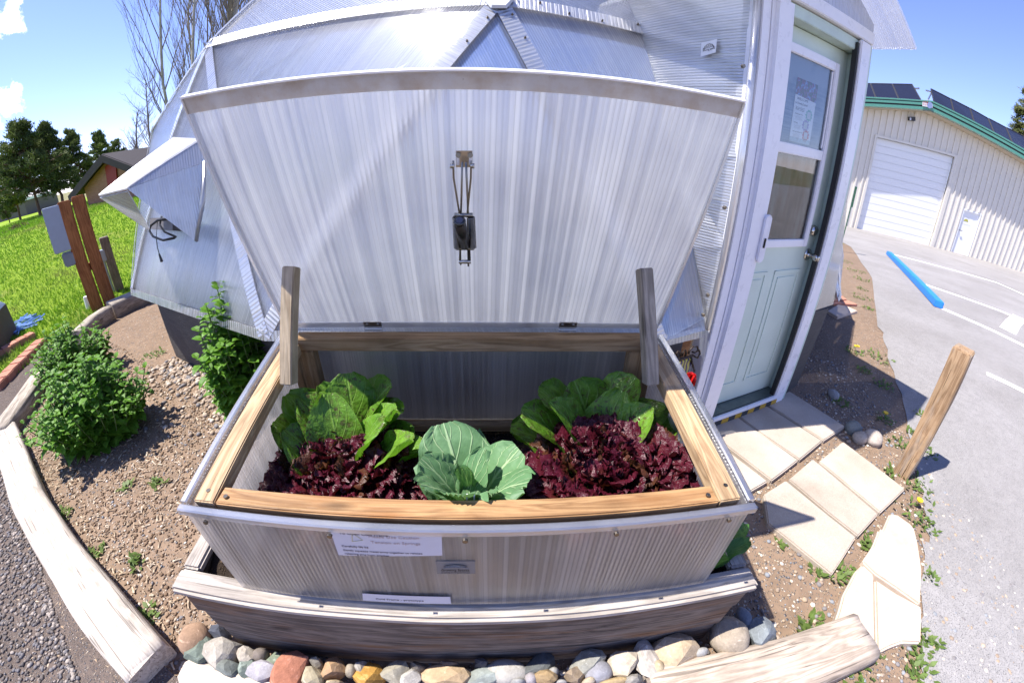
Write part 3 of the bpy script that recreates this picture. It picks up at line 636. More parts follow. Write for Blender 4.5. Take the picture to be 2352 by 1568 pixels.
MB().tube([FPn(470, 705, .11), FPn(462, 820, .11), FPn(470, 890, .10), FPn(485, 940, .09)], .0028, 6).build('pull_cord', cblk, gh)
MB().tube([FPn(483, 935, .09), FPn(500, 985, .085)], [.006, .010], 8).build('cord_handle', cblk, gh)
# ------------------------------------------------------------------ entry: front plane, cheeks, gable, door
DA = R(16.6); DU = Vector((_c(DA), _s(DA), 0)); DN = Vector((_s(DA), -_c(DA), 0)); DO = Vector((1.175, 1.550, 0)); DS = .958
def D(u, z, off=0.): return DO + DU*u*DS + DN*off*DS + Vector((0, 0, .06+z*DS))
M_white = plain('white_vinyl', (.80, .80, .84), .3, var=.04); M_mint = plain('mint_paint', (.58, .68, .61), .42, var=.07, vscale=5); M_mintd = plain('mint_jamb', (.52, .63, .56), .45, var=.1)
M_rubber = plain('black_gasket', (.012, .012, .014), .5); M_nickel = plain('satin_nickel', (.52, .50, .47), .22, 1, var=.05); M_sillm = plain('sill_metal', (.16, .19, .18), .4, .6, var=.3)
M_oak = wood('oak_trim', (.22, .09, .03), (.38, .18, .07), None, .6)
def dbox(name, u0, u1, z0, z1, o0, o1, mat, parent, bevel=.003):
    """box in door coordinates: u, z, depth along the outward normal o0..o1"""
    M = Matrix(((DU.x, DN.x, 0, 0), (DU.y, DN.y, 0, 0), (0, 0, 1, 0), (0, 0, 0, 1)))
    c_ = D((u0+u1)/2, (z0+z1)/2, (o0+o1)/2); b = MB(); b.box((0, 0, 0), (abs(u1-u0)*DS, abs(o1-o0)*DS, abs(z1-z0)*DS))
    return b.build(name, mat, parent, Matrix.Translation(c_) @ M, bevel=bevel)
# frame
dbox('door_post', -.158, -.102, -.09, 2.13, -.12, -.012, M_white, gh)
dbox('screen_housing', -.100, .042, .012, 2.12, -.05, .012, M_white, gh, .02)
dbox('door_post', .628, .735, -.04, 2.12, -.012, .012, M_white, gh, .006)
dbox('door_post', .735, .765, -.09, 2.12, -.20, .004, M_mintd, gh)
dbox('gasket', .608, .627, .03, 2.10, -.03, .0, M_rubber, gh, .001)
dbox('lintel', -.215, .765, 2.125, 2.19, -.12, .010, M_white, gh, .004)
dbox('head_jamb', -.10, .70, 2.062, 2.12, -.125, -.015, M_mintd, gh)
dbox('side_jamb', .676, .732, .03, 2.06, -.125, -.015, M_mintd, gh)
dbox('side_jamb', -.14, -.075, .03, 2.06, -.125, -.055, M_mintd, gh)
dbox('threshold', -.05, .676, .0, .032, -.13, -.008, M_sillm, gh)
dbox('track', .04, .65, .0, .026, -.006, .014, M_white, gh)
M_yb = Mat('hazard_tape'); _t = M_yb.n('ShaderNodeTexCoord'); _sx = M_yb.n('ShaderNodeSeparateXYZ'); M_yb.put(_sx.inputs[0], _t.outputs['Object'])
_st = M_yb.math('GREATER_THAN', M_yb.math('FRACT', M_yb.math('DIVIDE', _sx.outputs[0], .115)), .5); M_yb = M_yb.done(M_yb.bsdf(M_yb.mix(_st, (.04, .04, .045), (.50, .30, .03)), .6))
dbox('hazard_tape', -.06, .655, -.035, .0, -.01, .016, M_yb, gh, .001)
MB().prism([D(-.30, -.09, -.06), D(-.235, -.09, -.06), D(-.235, .60, -.06), D(-.30, .60, -.06)], -DN*.03).build('oak_trim', M_oak, gh)
# door slab: a mint leaf with embossed panels and a two-light window
door = dbox('door', -.072, .674, .036, 2.058, -.125, -.085, M_mint, gh, .002)
door['label'] = 'mint green door with a two-pane white window'
for (u0, u1) in ((.02, .27), (.34, .59)):
    for (z0, z1) in ((.16, .86),):
        m_ = MB(); f0, f1 = -.0845, -.0795
        for a, b in (((u0, z0), (u1, z0+.018)), ((u0, z1-.018), (u1, z1)), ((u0, z0), (u0+.018, z1)), ((u1-.018, z0), (u1, z1))):
            m_.prism([D(a[0], a[1], f0), D(b[0], a[1], f0), D(b[0], b[1], f0), D(a[0], b[1], f0)], DN*(.0045 if a[1] == z0 and b[1] == z1 else .005))
        m_.build('panel_moulding', M_mint, door)
        MB().prism([D(u0+.04, z0+.04, f0), D(u1-.04, z0+.04, f0), D(u1-.04, z1-.04, f0), D(u0+.04, z1-.04, f0)], DN*.004).build('raised_panel', M_mint, door)
WU0, WU1, WZ0, WZ1 = .045, .566, .998, 1.974
for nm, a in (('window_frame', (WU0, WU0+.04, WZ0, WZ1)), ('window_frame', (WU1-.04, WU1, WZ0, WZ1)), ('window_frame', (WU0+.041, WU1-.041, WZ0, WZ0+.042)), ('window_frame', (WU0+.041, WU1-.041, WZ1-.045, WZ1)), ('window_rail', (WU0+.041, WU1-.041, 1.468, 1.518))):
    dbox(nm, *a, -.084, -.062, M_white, door, .004)
M_glass = Mat('window_glass'); _g = M_glass.n('ShaderNodeBsdfGlossy'); _g.inputs['Roughness'].default_value = .02; _tr = M_glass.n('ShaderNodeBsdfTransparent'); _tr.inputs[0].default_value = (.85, .88, .90, 1)
M_glass = M_glass.done(M_glass.sh(M_glass.math('ADD', M_glass.schlick(), .04), _tr.outputs[0], _g.outputs[0]))
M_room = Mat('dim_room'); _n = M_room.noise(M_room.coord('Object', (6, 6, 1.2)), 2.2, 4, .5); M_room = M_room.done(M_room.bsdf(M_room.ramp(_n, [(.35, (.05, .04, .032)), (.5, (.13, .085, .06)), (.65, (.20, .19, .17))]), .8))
M_sheetin = Mat('pane_backing'); _n = M_sheetin.noise(M_sheetin.coord('Object', (1.5, 1.5, 90)), 1.5, 3, .6); _n2 = M_sheetin.noise(M_sheetin.coord('Object'), 4, 3); M_sheetin = M_sheetin.done(M_sheetin.bsdf(M_sheetin.mix(M_sheetin.rng(_n2, .45, .6), M_sheetin.ramp(_n, [(.3, (.12, .17, .24)), (.7, (.30, .36, .44))]), (.40, .45, .50)), .6))  # blue-grey streaks painted in for the pane's reflection and the inner sheet
MB().prism([D(.085, 1.04, -.0835), D(.527, 1.04, -.0835), D(.527, 1.47, -.0835), D(.085, 1.47, -.0835)], -DN*.0008).build('painted_dim_room', M_room, door)  # flat sheet with the dimness of the room behind the lower pane painted on
MB().prism([D(.085, 1.517, -.0835), D(.527, 1.517, -.0835), D(.527, 1.93, -.0835), D(.085, 1.93, -.0835)], -DN*.0008).build('window_backing', M_sheetin, door)
for z0, z1 in ((1.041, 1.467), (1.519, 1.928)):
    MB().prism([D(.087, z0, -.072), D(.525, z0, -.072), D(.525, z1, -.072), D(.087, z1, -.072)], -DN*.003).build('pane', M_glass, door)
dbox('sash_stile', .507, .522, 1.53, 1.925, -.0825, -.070, M_white, door, .002)
# knob and deadbolt
def lathe(name, c_, axis, prof, mat, parent, n=20):
    M = frame(c_, axis, (0, 0, 1)); b = MB(); vs = []; fs = []
    for x, r in prof:
        for k in range(n): vs.append(M @ Vector((x, r*math.cos(2*pi*k/n), r*math.sin(2*pi*k/n))))
    for i in range(len(prof)-1):
        for k in range(n): fs.append((i*n+k, i*n+(k+1) % n, (i+1)*n+(k+1) % n, (i+1)*n+k))
    fs += [tuple(range(n)), tuple((len(prof)-1)*n+k for k in range(n))]
    return b.add(vs, fs).build(name, mat, parent, smooth=True)
lathe('knob', D(.630, .945, -.084), DN, [(0, .033), (.006, .033), (.010, .020), (.014, .011), (.036, .011), (.042, .020), (.058, .027), (.074, .026), (.082, .018), (.084, .004)], M_nickel, door)
lathe('deadbolt', D(.618, 1.086, -.084), DN, [(0, .031), (.010, .031), (.022, .026), (.026, .022), (.027, .004)], M_nickel, door)
# pull handle on the roll screen housing
b = MB(); hz0, hz1 = .955, 1.185; M_handle = plain('handle_white', (.74, .74, .80), .3)
pts = []
for k in range(24):
    a = 2*pi*k/24; cz_ = hz1-.026 if math.sin(a) > 0 else hz0+.026; pts.append(D(.028+.026*math.cos(a), cz_+.026*math.sin(a), .012))
b.prism(pts, DN*.014); b.build('screen_handle', M_handle, gh, bevel=.003)
dbox('latch', .022, .030, 1.03, 1.075, .026, .034, M_blackmetal, gh, .001)
# gable roof over the entry
M_pcg = polycarb('gable_sheet', .012, tint=(.88, .90, .97), haze=.55, gloss=.3, rough=.18, rib=.7)
pk = (.275, 2.50); ev0, ev1 = (-.40, 2.17), (.95, 2.17)
slab('gable_sheet', [D(-.22, 2.19, -.004), D(.77, 2.19, -.004), D(.77, 2.24, -.004), D(pk[0], pk[1]-.03, -.004), D(-.22, 2.24, -.004)], .010, M_pcg, gh, DU)
for e in (ev0, ev1):
    q = [D(e[0], e[1], .17), D(pk[0], pk[1], .17), D(pk[0], pk[1], -1.2), D(e[0], e[1], -1.2)]
    if e is ev1: q = q[::-1]
    slab('roof_sheet', q, .014, M_pcg, gh, DN)
# cheeks between the vertical entry and the leaning dome
fcn = (R1[0]-Bv[1]).cross(R1[1]-Bv[1]).normalized()
ck = [onplane(*p, Bv[1], fcn) for p in ((1425, -40), (1474, 82), (1509, 200), (1545, 360), (1588, 568), (1615, 730))]
cr = [D(-.150, z, -.035) for z in (2.19, 1.95, 1.72, 1.42, 1.02, .60)]
M_cheek = polycarb('cheek_sheet', .0125, tint=(.96, .97, .98), haze=.20, gloss=.35, rough=.16, rib=.7, sheen=.08)
b = MB(); nck = (cr[0]-ck[0]).cross(ck[-1]-ck[0]).normalized()
for i in range(5):
    q = [ck[i], cr[i], cr[i+1], ck[i+1]]; b.prism([q[0], q[1], q[2]], nck*.01, lambda p: (p.z, p.x)); b.prism([q[0], q[2], q[3]], nck*.01, lambda p: (p.z, p.x))
b.build('cheek_panel', M_cheek, gh)
gg = Bv[1].lerp(R1[1], .50); lowp = [Bv[1], D(-.215, .625, -.015), ck[5], ck[4], ck[3], gg]; b = MB(); _u = (lowp[1]-lowp[0]).normalized()
for i in range(1, 5): b.prism([lowp[0], lowp[i], lowp[i+1]], DN*.008, lambda p: ((p-lowp[0]).dot(_u), p.z))
b.build('panel', M_pcd[1], gh)
MB().tube([D(-.185, z, -.02) for z in (2.19, 1.4, .62)], .016, 8).build('cheek_trim', M_batten, gh, smooth=True)
for z in (1.78, 1.2, .8, .7): MB().tube([D(-.235, z, -.03), D(-.235, z, -.018)], .008, 8).build('screw', M_screw, gh)
RP = Vector((2.197, 1.917, .62)); rp = lambda px, py: onplane(px, py, RP, DN)
slab('cheek_panel', [D(.78, .59, -.03), rp(1914, 699), rp(1905, 588), rp(1892, 505), D(.78, 1.5, -.03)], .01, M_pcd[1], gh, DU)
_kb = G(1827, 890, -.02); slab('knee_wall', [D(.775, -.12, -.045), _kb, rp(1904, 708), D(.775, .575, -.045)], .04, M_kw, gh, DU)
slab('knee_wall', [D(-.50, -.12, -.05), D(-.302, -.12, -.05), D(-.302, .58, -.05), D(-.50, .58, -.05)], .04, M_kw, gh, DU)
# maker's sticker on the cheek
cn = (cr[1]-ck[1]).cross(ck[2]-ck[1]).normalized()
if cn.dot(Vector((0, -1, 0))) < 0: cn = -cn
def CKP(px, py, off=.004): return onplane(px, py, ck[1]+cn*off, cn)
M_stick = plain('sticker_white', (.80, .80, .80), .5, var=.02)
st_ = MB().prism([CKP(1609, 131, .012), CKP(1644, 121, .012), CKP(1647, 90, .012), CKP(1611, 99, .012)], cn*.0006).build('sticker', M_stick, gh)
su = (CKP(1644, 121)-CKP(1609, 131)).normalized(); sv = cn.cross(su)
if sv.z < 0: sv = -sv
so_ = CKP(1628, 113, .0135); sw = (CKP(1641, 110)-CKP(1615, 117)).length/2
logo((0, 0), sw, sw*.85, lambda x, z, o: so_+su*x+sv*z+cn*o, M_plateink, M_stick, st_)
def textfit(body, p0, p1, size, mat, parent, nrm_, name='lettering'):
    x = (p1-p0); M = frame(p0, x, nrm_); o = text_obj(name, body, size, mat, M, parent, depth=.0002)
    wd = max(v.co.x for v in o.data.vertices); o.data.transform(Matrix.Diagonal((x.length/wd, 1, 1, 1))); return o
textfit('Growing Spaces', CKP(1614, 119, .0136), CKP(1642, 112, .0136), .022, M_plateink, st_, cn)
# welcome poster inside the upper pane (its square codes are left blank)
po = MB().prism([D(.223, 1.530, -.0815), D(.408, 1.530, -.0815), D(.408, 1.832, -.0815), D(.223, 1.832, -.0815)], DN*.0006).build('poster', plain('poster_paper', (.85, .86, .87), .6, var=.02), door)
def PO(x, y, o=.0003): return D(.223+.185*x, 1.530+.302*y, -.0808+o)
def pquad(name, x0, y0, x1, y1, c_, o=.0002): return MB().prism([PO(x0, y0, o), PO(x1, y0, o), PO(x1, y1, o), PO(x0, y1, o)], DN*.0001).build(name, plain('print', c_, .6, var=.3, vscale=60), door)
mp_ = Mat('poster_photo'); _v = mp_.coord('Object'); _n = mp_.noise(_v, 45, 4, .6); mp_ = mp_.done(mp_.bsdf(mp_.ramp(_n, [(.3, (.03, .05, .03)), (.45, (.10, .14, .05)), (.52, (.30, .06, .09)), (.6, (.16, .30, .55)), (.75, (.75, .78, .8))]), .6))
MB().prism([PO(0, .74, .0002), PO(1, .70, .0002), PO(1, 1, .0002), PO(0, 1, .0002)], DN*.0001).build('poster_picture', mp_, door)
textfit('WELCOME', PO(.10, .665), PO(.62, .665), .017, M_plateink, door, DN); textfit('to Growing Spaces!', PO(.04, .60), PO(.62, .60), .015, M_plateink, door, DN)
for i, y in enumerate((.545, .525, .505)): textfit(('Find our tour and', 'self guided walk on', 'this welcome page'), PO(.08, y), PO(.52, y), .009, M_plateink, door, DN) if False else textfit(['Find our tour and', 'self guided walk on', 'this page'][i], PO(.08, y), PO(.50, y), .007, M_plateink, door, DN)
for y, w_ in ((.44, 'Greenhouse Tour'), (.30, 'Pricing'), (.16, 'Join our Grower Circle')):
    textfit(w_, PO(.10, y), PO(.10+.024*len(w_), y), .008, M_plateink, door, DN)
    for k in range(4): pquad('poster_line', .12, y-.028-.018*k, .46-.03*(k % 2), y-.023-.018*k, (.45, .45, .47))
for (cx, cy_), c_ in (((.75, .47), (.22, .5, .38)), ((.66, .30), (.36, .28, .5)), ((.74, .14), (.6, .1, .07))):
    rr = [(.135 if k % 2 else .10) for k in range(22)]
    MB().prism([PO(cx+rr[k]*1.35*math.cos(2*pi*k/22), cy_+rr[k]*.8*math.sin(2*pi*k/22), .0002) for k in range(22)], DN*.0001).build('poster_burst', plain('burst', c_, .6, var=.1), door)
    pquad('poster_blank', cx-.085, cy_-.055, cx+.085, cy_+.055, (.7, .7, .7), .0004)
pquad('poster_foot', 0, 0, 1, .075, (.50, .62, .66), .0002)
# ------------------------------------------------------------------ pavers and flagstones
def stone_mat(name, base, var=.15, sp=.3, sc_=60):
    m = Mat(name); v = m.coord('Object', jitter=1); a = m.noise(v, 3.5, 5, .6); b = m.noise(v, sc_, 4, .7)
    oi = m.n('ShaderNodeObjectInfo')
    c = m.mix(1, base, m.ramp(a, [(.3, (1-var, 1-var*1.1, 1-var*1.25)), (.7, (1.06,)*3)]), 'MULTIPLY'); c = m.mix(1, c, m.ramp(b, [(.25, (1-sp,)*3), (.7, (1.05,)*3)]), 'MULTIPLY')
    c = m.mix(1, c, m.ramp(oi.outputs['Random'], [(0, (.9, .9, .9)), (1, (1.05, 1.05, 1.05))]), 'MULTIPLY')
    return m.done(m.bsdf(c, .9, m.bump(m.math('ADD', b, m.math('MULTIPLY', a, .8)), .4, .004), 0, .2))
M_pav = stone_mat('concrete_paver', (.50, .43, .36), .22, .22, 160); M_flag = stone_mat('sandstone_flag', (.58, .475, .39), .16, .12, 30); M_brick = stone_mat('pink_brick', (.50, .235, .165), .2, .2, 50)
def paving(name, pxs, h, mat, label, cat, group, bevel=.006, wob=0, n=1):
    P_ = [G(*p, h) for p in pxs]
    if wob:
        Q = []
        for a, b in zip(P_, P_[1:]+P_[:1]):
            for k in range(n):
                t = k/n; q = a.lerp(b, t); 
                if k: q += Vector((random.uniform(-wob, wob), random.uniform(-wob, wob), 0))
                Q.append(q)
        P_ = Q
    c_ = sum(P_, Vector())/len(P_)
    P_ = [p-c_ for p in P_]
    o = MB().prism(P_, (0, 0, -.06)).build(name, mat, None, Matrix.Translation(c_), bevel=bevel)
    return tag(o, label, cat, group)
rot = lambda f: f
def r3(x, y): return ((3072+x/2.2965)*2352/4096, (1366+y/2.2965)*2352/4096)
def r4(x, y): return ((3072+x/2.2965)*2352/4096, (2049+y/2.2965)*2352/4096)
def z3(x, y): return ((2600+x*.3507)*2352/4096, (1200+y*.3507)*2352/4096)
def c3(x, y): return ((2048+x/2.2965)*2352/4096, (1366+y/2.2965)*2352/4096)
PG = 'large concrete pavers by the door'
paving('paver', [z3(1340, 1170), z3(1575, 1040), r3(200, 455), r3(710, 775), r3(515, 905), r3(10, 585)], .03, M_pav, 'far right concrete paver at the door, mostly in shade', 'paver', PG)
paving('paver', [z3(1000, 1310), z3(1325, 1180), r3(0, 595), r3(500, 910), r3(295, 1080), r3(-20, 868), z3(1290, 1530)], .03, M_pav, 'middle concrete paver at the foot of the door', 'paver', PG)
sv4 = lambda x, y: (x*2352/4096, y*2352/4096)
paving('paver', [z3(650, 1470), z3(985, 1318), r3(-10, 880), r3(278, 1087), r3(38, 1272), sv4(2856, 1742)], .03, M_pav, 'third concrete paver of the door row, half in shade', 'paver', PG)
paving('paver', [sv4(2848, 1752), sv4(3072, 1923), sv4(2974, 1980), sv4(2790, 1850)], .03, M_pav, 'concrete paver of the door row nearest the cold frame', 'paver', PG)
paving('paver', [r3(690, 915), r3(1262, 1350), r4(1035, 0), r3(470, 1098)], .03, M_pav, 'outer right concrete paver of the lower row, beside the wooden post', 'paver', PG)
paving('paver', [r3(412, 1075), r3(455, 1108), r4(1015, 12), r4(832, 215), r4(552, -4), r3(192, 1262)], .03, M_pav, 'middle concrete paver of the lower row', 'paver', PG)
paving('paver', [r3(165, 1270), r4(532, 2), r4(812, 224), r4(590, 570), r4(0, 95), r3(-40, 1400)], .03, M_pav, 'lower left concrete paver crossed by the lid shadow', 'paver', PG)
FG = 'pale flagstones along the asphalt'
paving('flagstone', [r4(1120, 5), r4(1190, 15), r4(1310, 100), r4(1350, 150), r4(1378, 260), r4(1418, 520), r4(1400, 848), r4(1180, 690), r4(985, 560), r4(868, 445), r4(960, 310), r4(1010, 180), r4(1015, 150), r4(1052, 160)], .035, M_flag, 'top pale flagstone with a curved outer edge', 'flagstone', FG, .008)
paving('flagstone', [r4(985, 605), r4(1180, 735), r4(1415, 862), r4(1410, 1195), r4(1240, 1190), r4(1120, 1235), r4(1040, 1278), r4(1000, 1270), r4(990, 900)], .035, M_flag, 'lower right pale flagstone beside the asphalt', 'flagstone', FG, .008)
paving('flagstone', [r4(875, 470), r4(975, 565), r4(975, 610), r4(980, 900), r4(988, 1260), r4(940, 1170), r4(840, 1105), r4(790, 1070), r4(735, 985), r4(615, 1000), r4(650, 900), r4(690, 750), r4(800, 540)], .035, M_flag, 'lower left pale flagstone behind the log end', 'flagstone', FG, .008)
def r2(x, y): return ((3072+x/2.2965)*2352/4096, (683+y/2.2965)*2352/4096)
paving('flagstone', [r2(545, 1285), r2(640, 1228), r2(720, 1240), r2(825, 1285), r2(640, 1342)], .03, M_flag, 'small pale flagstone beside the dome right of the door', 'flagstone', None, .006)
paving('brick_paver', [r2(600, 1085), r2(725, 1180), r2(600, 1200)], .03, M_brick, 'pink brick behind the door corner, farther one', 'brick', 'pink bricks right of the door', .004)
paving('brick_paver', [r2(600, 1205), r2(730, 1188), r2(825, 1228), r2(600, 1218)], .03, M_brick, 'pink brick behind the door corner, nearer one', 'brick', 'pink bricks right of the door', .004)
# ------------------------------------------------------------------ logs and landscape timbers
M_log = wood('silver_log', (.37, .32, .27), (.60, .53, .455), None, .85, 1.0, crack=.6); M_logr = wood('tan_log', (.27, .215, .17), (.50, .42, .345), None, .85, 1.1, crack=.6); M_logd = wood('grey_log', (.24, .20, .16), (.46, .40, .33), None, .9, 1.0, crack=.5)
def log(name, pts, w, h, mat, label, flat=.45):
    """old half-buried timber following pts"""
    pts = [Vector(p) for p in pts]; ln = (pts[-1]-pts[0]).length; M = frame(pts[0], pts[-1]-pts[0], (0, 0, 1)); Mi = M.inverted(); L_ = [Mi @ p for p in pts]
    n = 14; sN = max(8, int(ln/.05)); vs = []; fs = []
    cum = [0]
    for a, b in zip(L_[:-1], L_[1:]): cum.append(cum[-1]+(b-a).length)
    sd_ = random.random()*40
    for i in range(sN+1):
        d = cum[-1]*i/sN; k = max(q for q in range(len(cum)) if cum[q] <= d+1e-9); k = min(k, len(L_)-2); t = (d-cum[k])/max(1e-6, cum[k+1]-cum[k]); p = L_[k].lerp(L_[k+1], t)
        ww = w[0]+(w[1]-w[0])*i/sN if isinstance(w, tuple) else w
        for q in range(n):
            a = 2*pi*q/n; c_, s_ = math.cos(a), math.sin(a); sg = lambda v_, e: math.copysign(abs(v_)**e, v_)
            y = ww/2*sg(c_, flat); z = h/2*sg(s_, flat)
            d_ = Vector((p.x*5+sd_, q*.7*0+y*14, z*14)); nn = mnoise.noise(Vector((p.x*2.2+sd_, y*9, z*9)))*.010+mnoise.noise(Vector((p.x*1.2+sd_, y*55, z*55)))*.005
            vs.append((p.x+(mnoise.noise(Vector((y*30, z*30, sd_)))*.02 if i in (0, sN) else 0), p.y+y*(1+nn/ww*2), p.z+z+nn))
    for i in range(sN):
        for q in range(n): fs.append((i*n+q, i*n+(q+1) % n, (i+1)*n+(q+1) % n, (i+1)*n+q))
    fs += [tuple(range(n)), tuple(sN*n+q for q in range(n))]
    o = MB().add(vs, fs).build(name, mat, None, M); o.data.polygons.foreach_set('use_smooth', [len(p.vertices) == 4 for p in o.data.polygons])
    return tag(o, label, 'log', 'old logs edging the beds')
def mid(a, b, h): return (G(*a)+G(*b))/2+Vector((0, 0, h))
log('log', [mid((4, 1018), (40, 990), .05), mid((46, 1177), (133, 1177), .05), mid((110, 1299), (211, 1289), .05), mid((186, 1407), (297, 1391), .05), mid((305, 1560), (432, 1530), .05)], (.19, .20), .11, M_log, 'long bleached log across the left foreground')
log('log', [mid((446, 1548), (452, 1572), .04), mid((600, 1588), (600, 1604), .03), mid((760, 1615), (760, 1630), .03)], .11, .10, M_log, 'bleached log end below the rocks at the lower edge')
log('log', [mid((1475, 1585), (1500, 1640), .04), mid((1790, 1505), (1800, 1590), .045), mid((1960, 1445), (1965, 1515), .045)], (.20, .19), .11, M_logr, 'weathered log with a rusty spike in the right foreground')
log('log', [G(100, 868, .05), G(52, 936, .05), G(2, 1005, .05)], .17, .16, M_logd, 'round grey log along the gravel path left of the shrubs')
log('log', [G(250, 722, .07), G(215, 745, .06), G(180, 782, .05)], .16, .20, M_logd, 'short grey log with a sunlit top behind the shrubs')
log('log', [G(336, 680, .07), G(293, 698, .07), G(256, 716, .07)], .20, .22, M_logd, 'dark log running to the dome corner by the lawn')
spk = MB().tube([G(1917, 1537, .02), G(1880, 1562, .03)], .011, 10); M_rust = plain('rusty_steel', (.16, .10, .075), .7, .5, var=.4)
for k in range(9):
    a, b_ = G(1917, 1537, .02), G(1880, 1562, .03); p = a.lerp(b_, .06+k*.11); q = (b_-a).normalized()
    spk.tube([p, p+q*.006], .0135, 10)
tag(spk.build('rebar_spike', M_rust, None), 'rusty ribbed steel spike sticking out beside the right log', 'spike')
# ------------------------------------------------------------------ rocks along the planter
def rock_mat(c_):
    m = Mat('rock'); v = m.coord('Object', jitter=1); a = m.noise(v, 14, 5, .6); b = m.noise(v, 90, 4, .7); w = m.noise(m.coord('Object', (1, 1, 5), 1), 12, 4, .6, 2)
    c_ = tuple(q*.82 for q in c_); k = m.mix(1, c_, m.ramp(a, [(.3, (.72, .70, .68)), (.7, (1.12, 1.12, 1.12))]), 'MULTIPLY'); k = m.mix(m.rng(w, .6, .68, 0, .55), k, tuple(min(.8, q*1.5+.08) for q in c_))
    k = m.mix(1, k, m.ramp(b, [(.3, (.8,)*3), (.65, (1.06,)*3)]), 'MULTIPLY')
    return m.done(m.bsdf(k, .85, m.bump(m.math('ADD', a, m.math('MULTIPLY', b, .5)), .6, .006), 0, .25))
def rock(px, py, w, h, c_, ang, label, scale, off, zc=.10):
    q = lambda x, y: ((off[0]+x*scale)*2352/4096, (off[1]+y*scale)*2352/4096)
    z = zc; a, b = G(*q(px-w/2, py), z), G(*q(px+w/2, py), z); u, d = G(*q(px, py-h/2), z), G(*q(px, py+h/2), z); cen = (a+b+u+d)/4
    sx, sy = (b-a).length/2, (u-d).length/2; sz = max(.03, min(sx, sy)*1.0)
    bm = bmesh.new(); bmesh.ops.create_icosphere(bm, subdivisions=3 if ang < .5 else 2, radius=1)
    s0 = Vector((random.random()*99, random.random()*99, 0))
    if ang >= .5:
        for k in range(11):
            nrm_ = Vector((random.gauss(0, 1), random.gauss(0, 1), random.gauss(0, .9))).normalized(); dd = random.uniform(.52, .78)
            for v in bm.verts:
                e = v.co.dot(nrm_)-dd
                if e > 0: v.co -= nrm_*e
    for v in bm.verts: v.co *= 1+.10*mnoise.noise(v.co*1.4+s0)+.04*mnoise.noise(v.co*5+s0)
    for v in bm.verts: v.co = Vector((v.co.x*sx*(1.5 if ang >= .5 else 1.12), v.co.y*sy*(1.5 if ang >= .5 else 1.12), v.co.z*sz*(1.4 if ang >= .5 else 1)))
    ca = random.uniform(-.25, .25)
    me = bpy.data.meshes.new('rock'); bm.to_mesh(me); bm.free(); me.materials.append(rock_mat(c_))
    if ang < .5: me.polygons.foreach_set('use_smooth', [True]*len(me.polygons))
    o = link(bpy.data.objects.new('rock', me), None, Matrix.Translation(Vector((cen.x, cen.y, max(sz*.62, .075) if zc > .05 else sz*.5))) @ Matrix.Rotation(ca, 4, 'Z'))
    return tag(o, label, 'rock', 'rocks piled against the planter box')
A1, A2 = (.5102, (680, 2450)), (.5527, (1880, 2350))
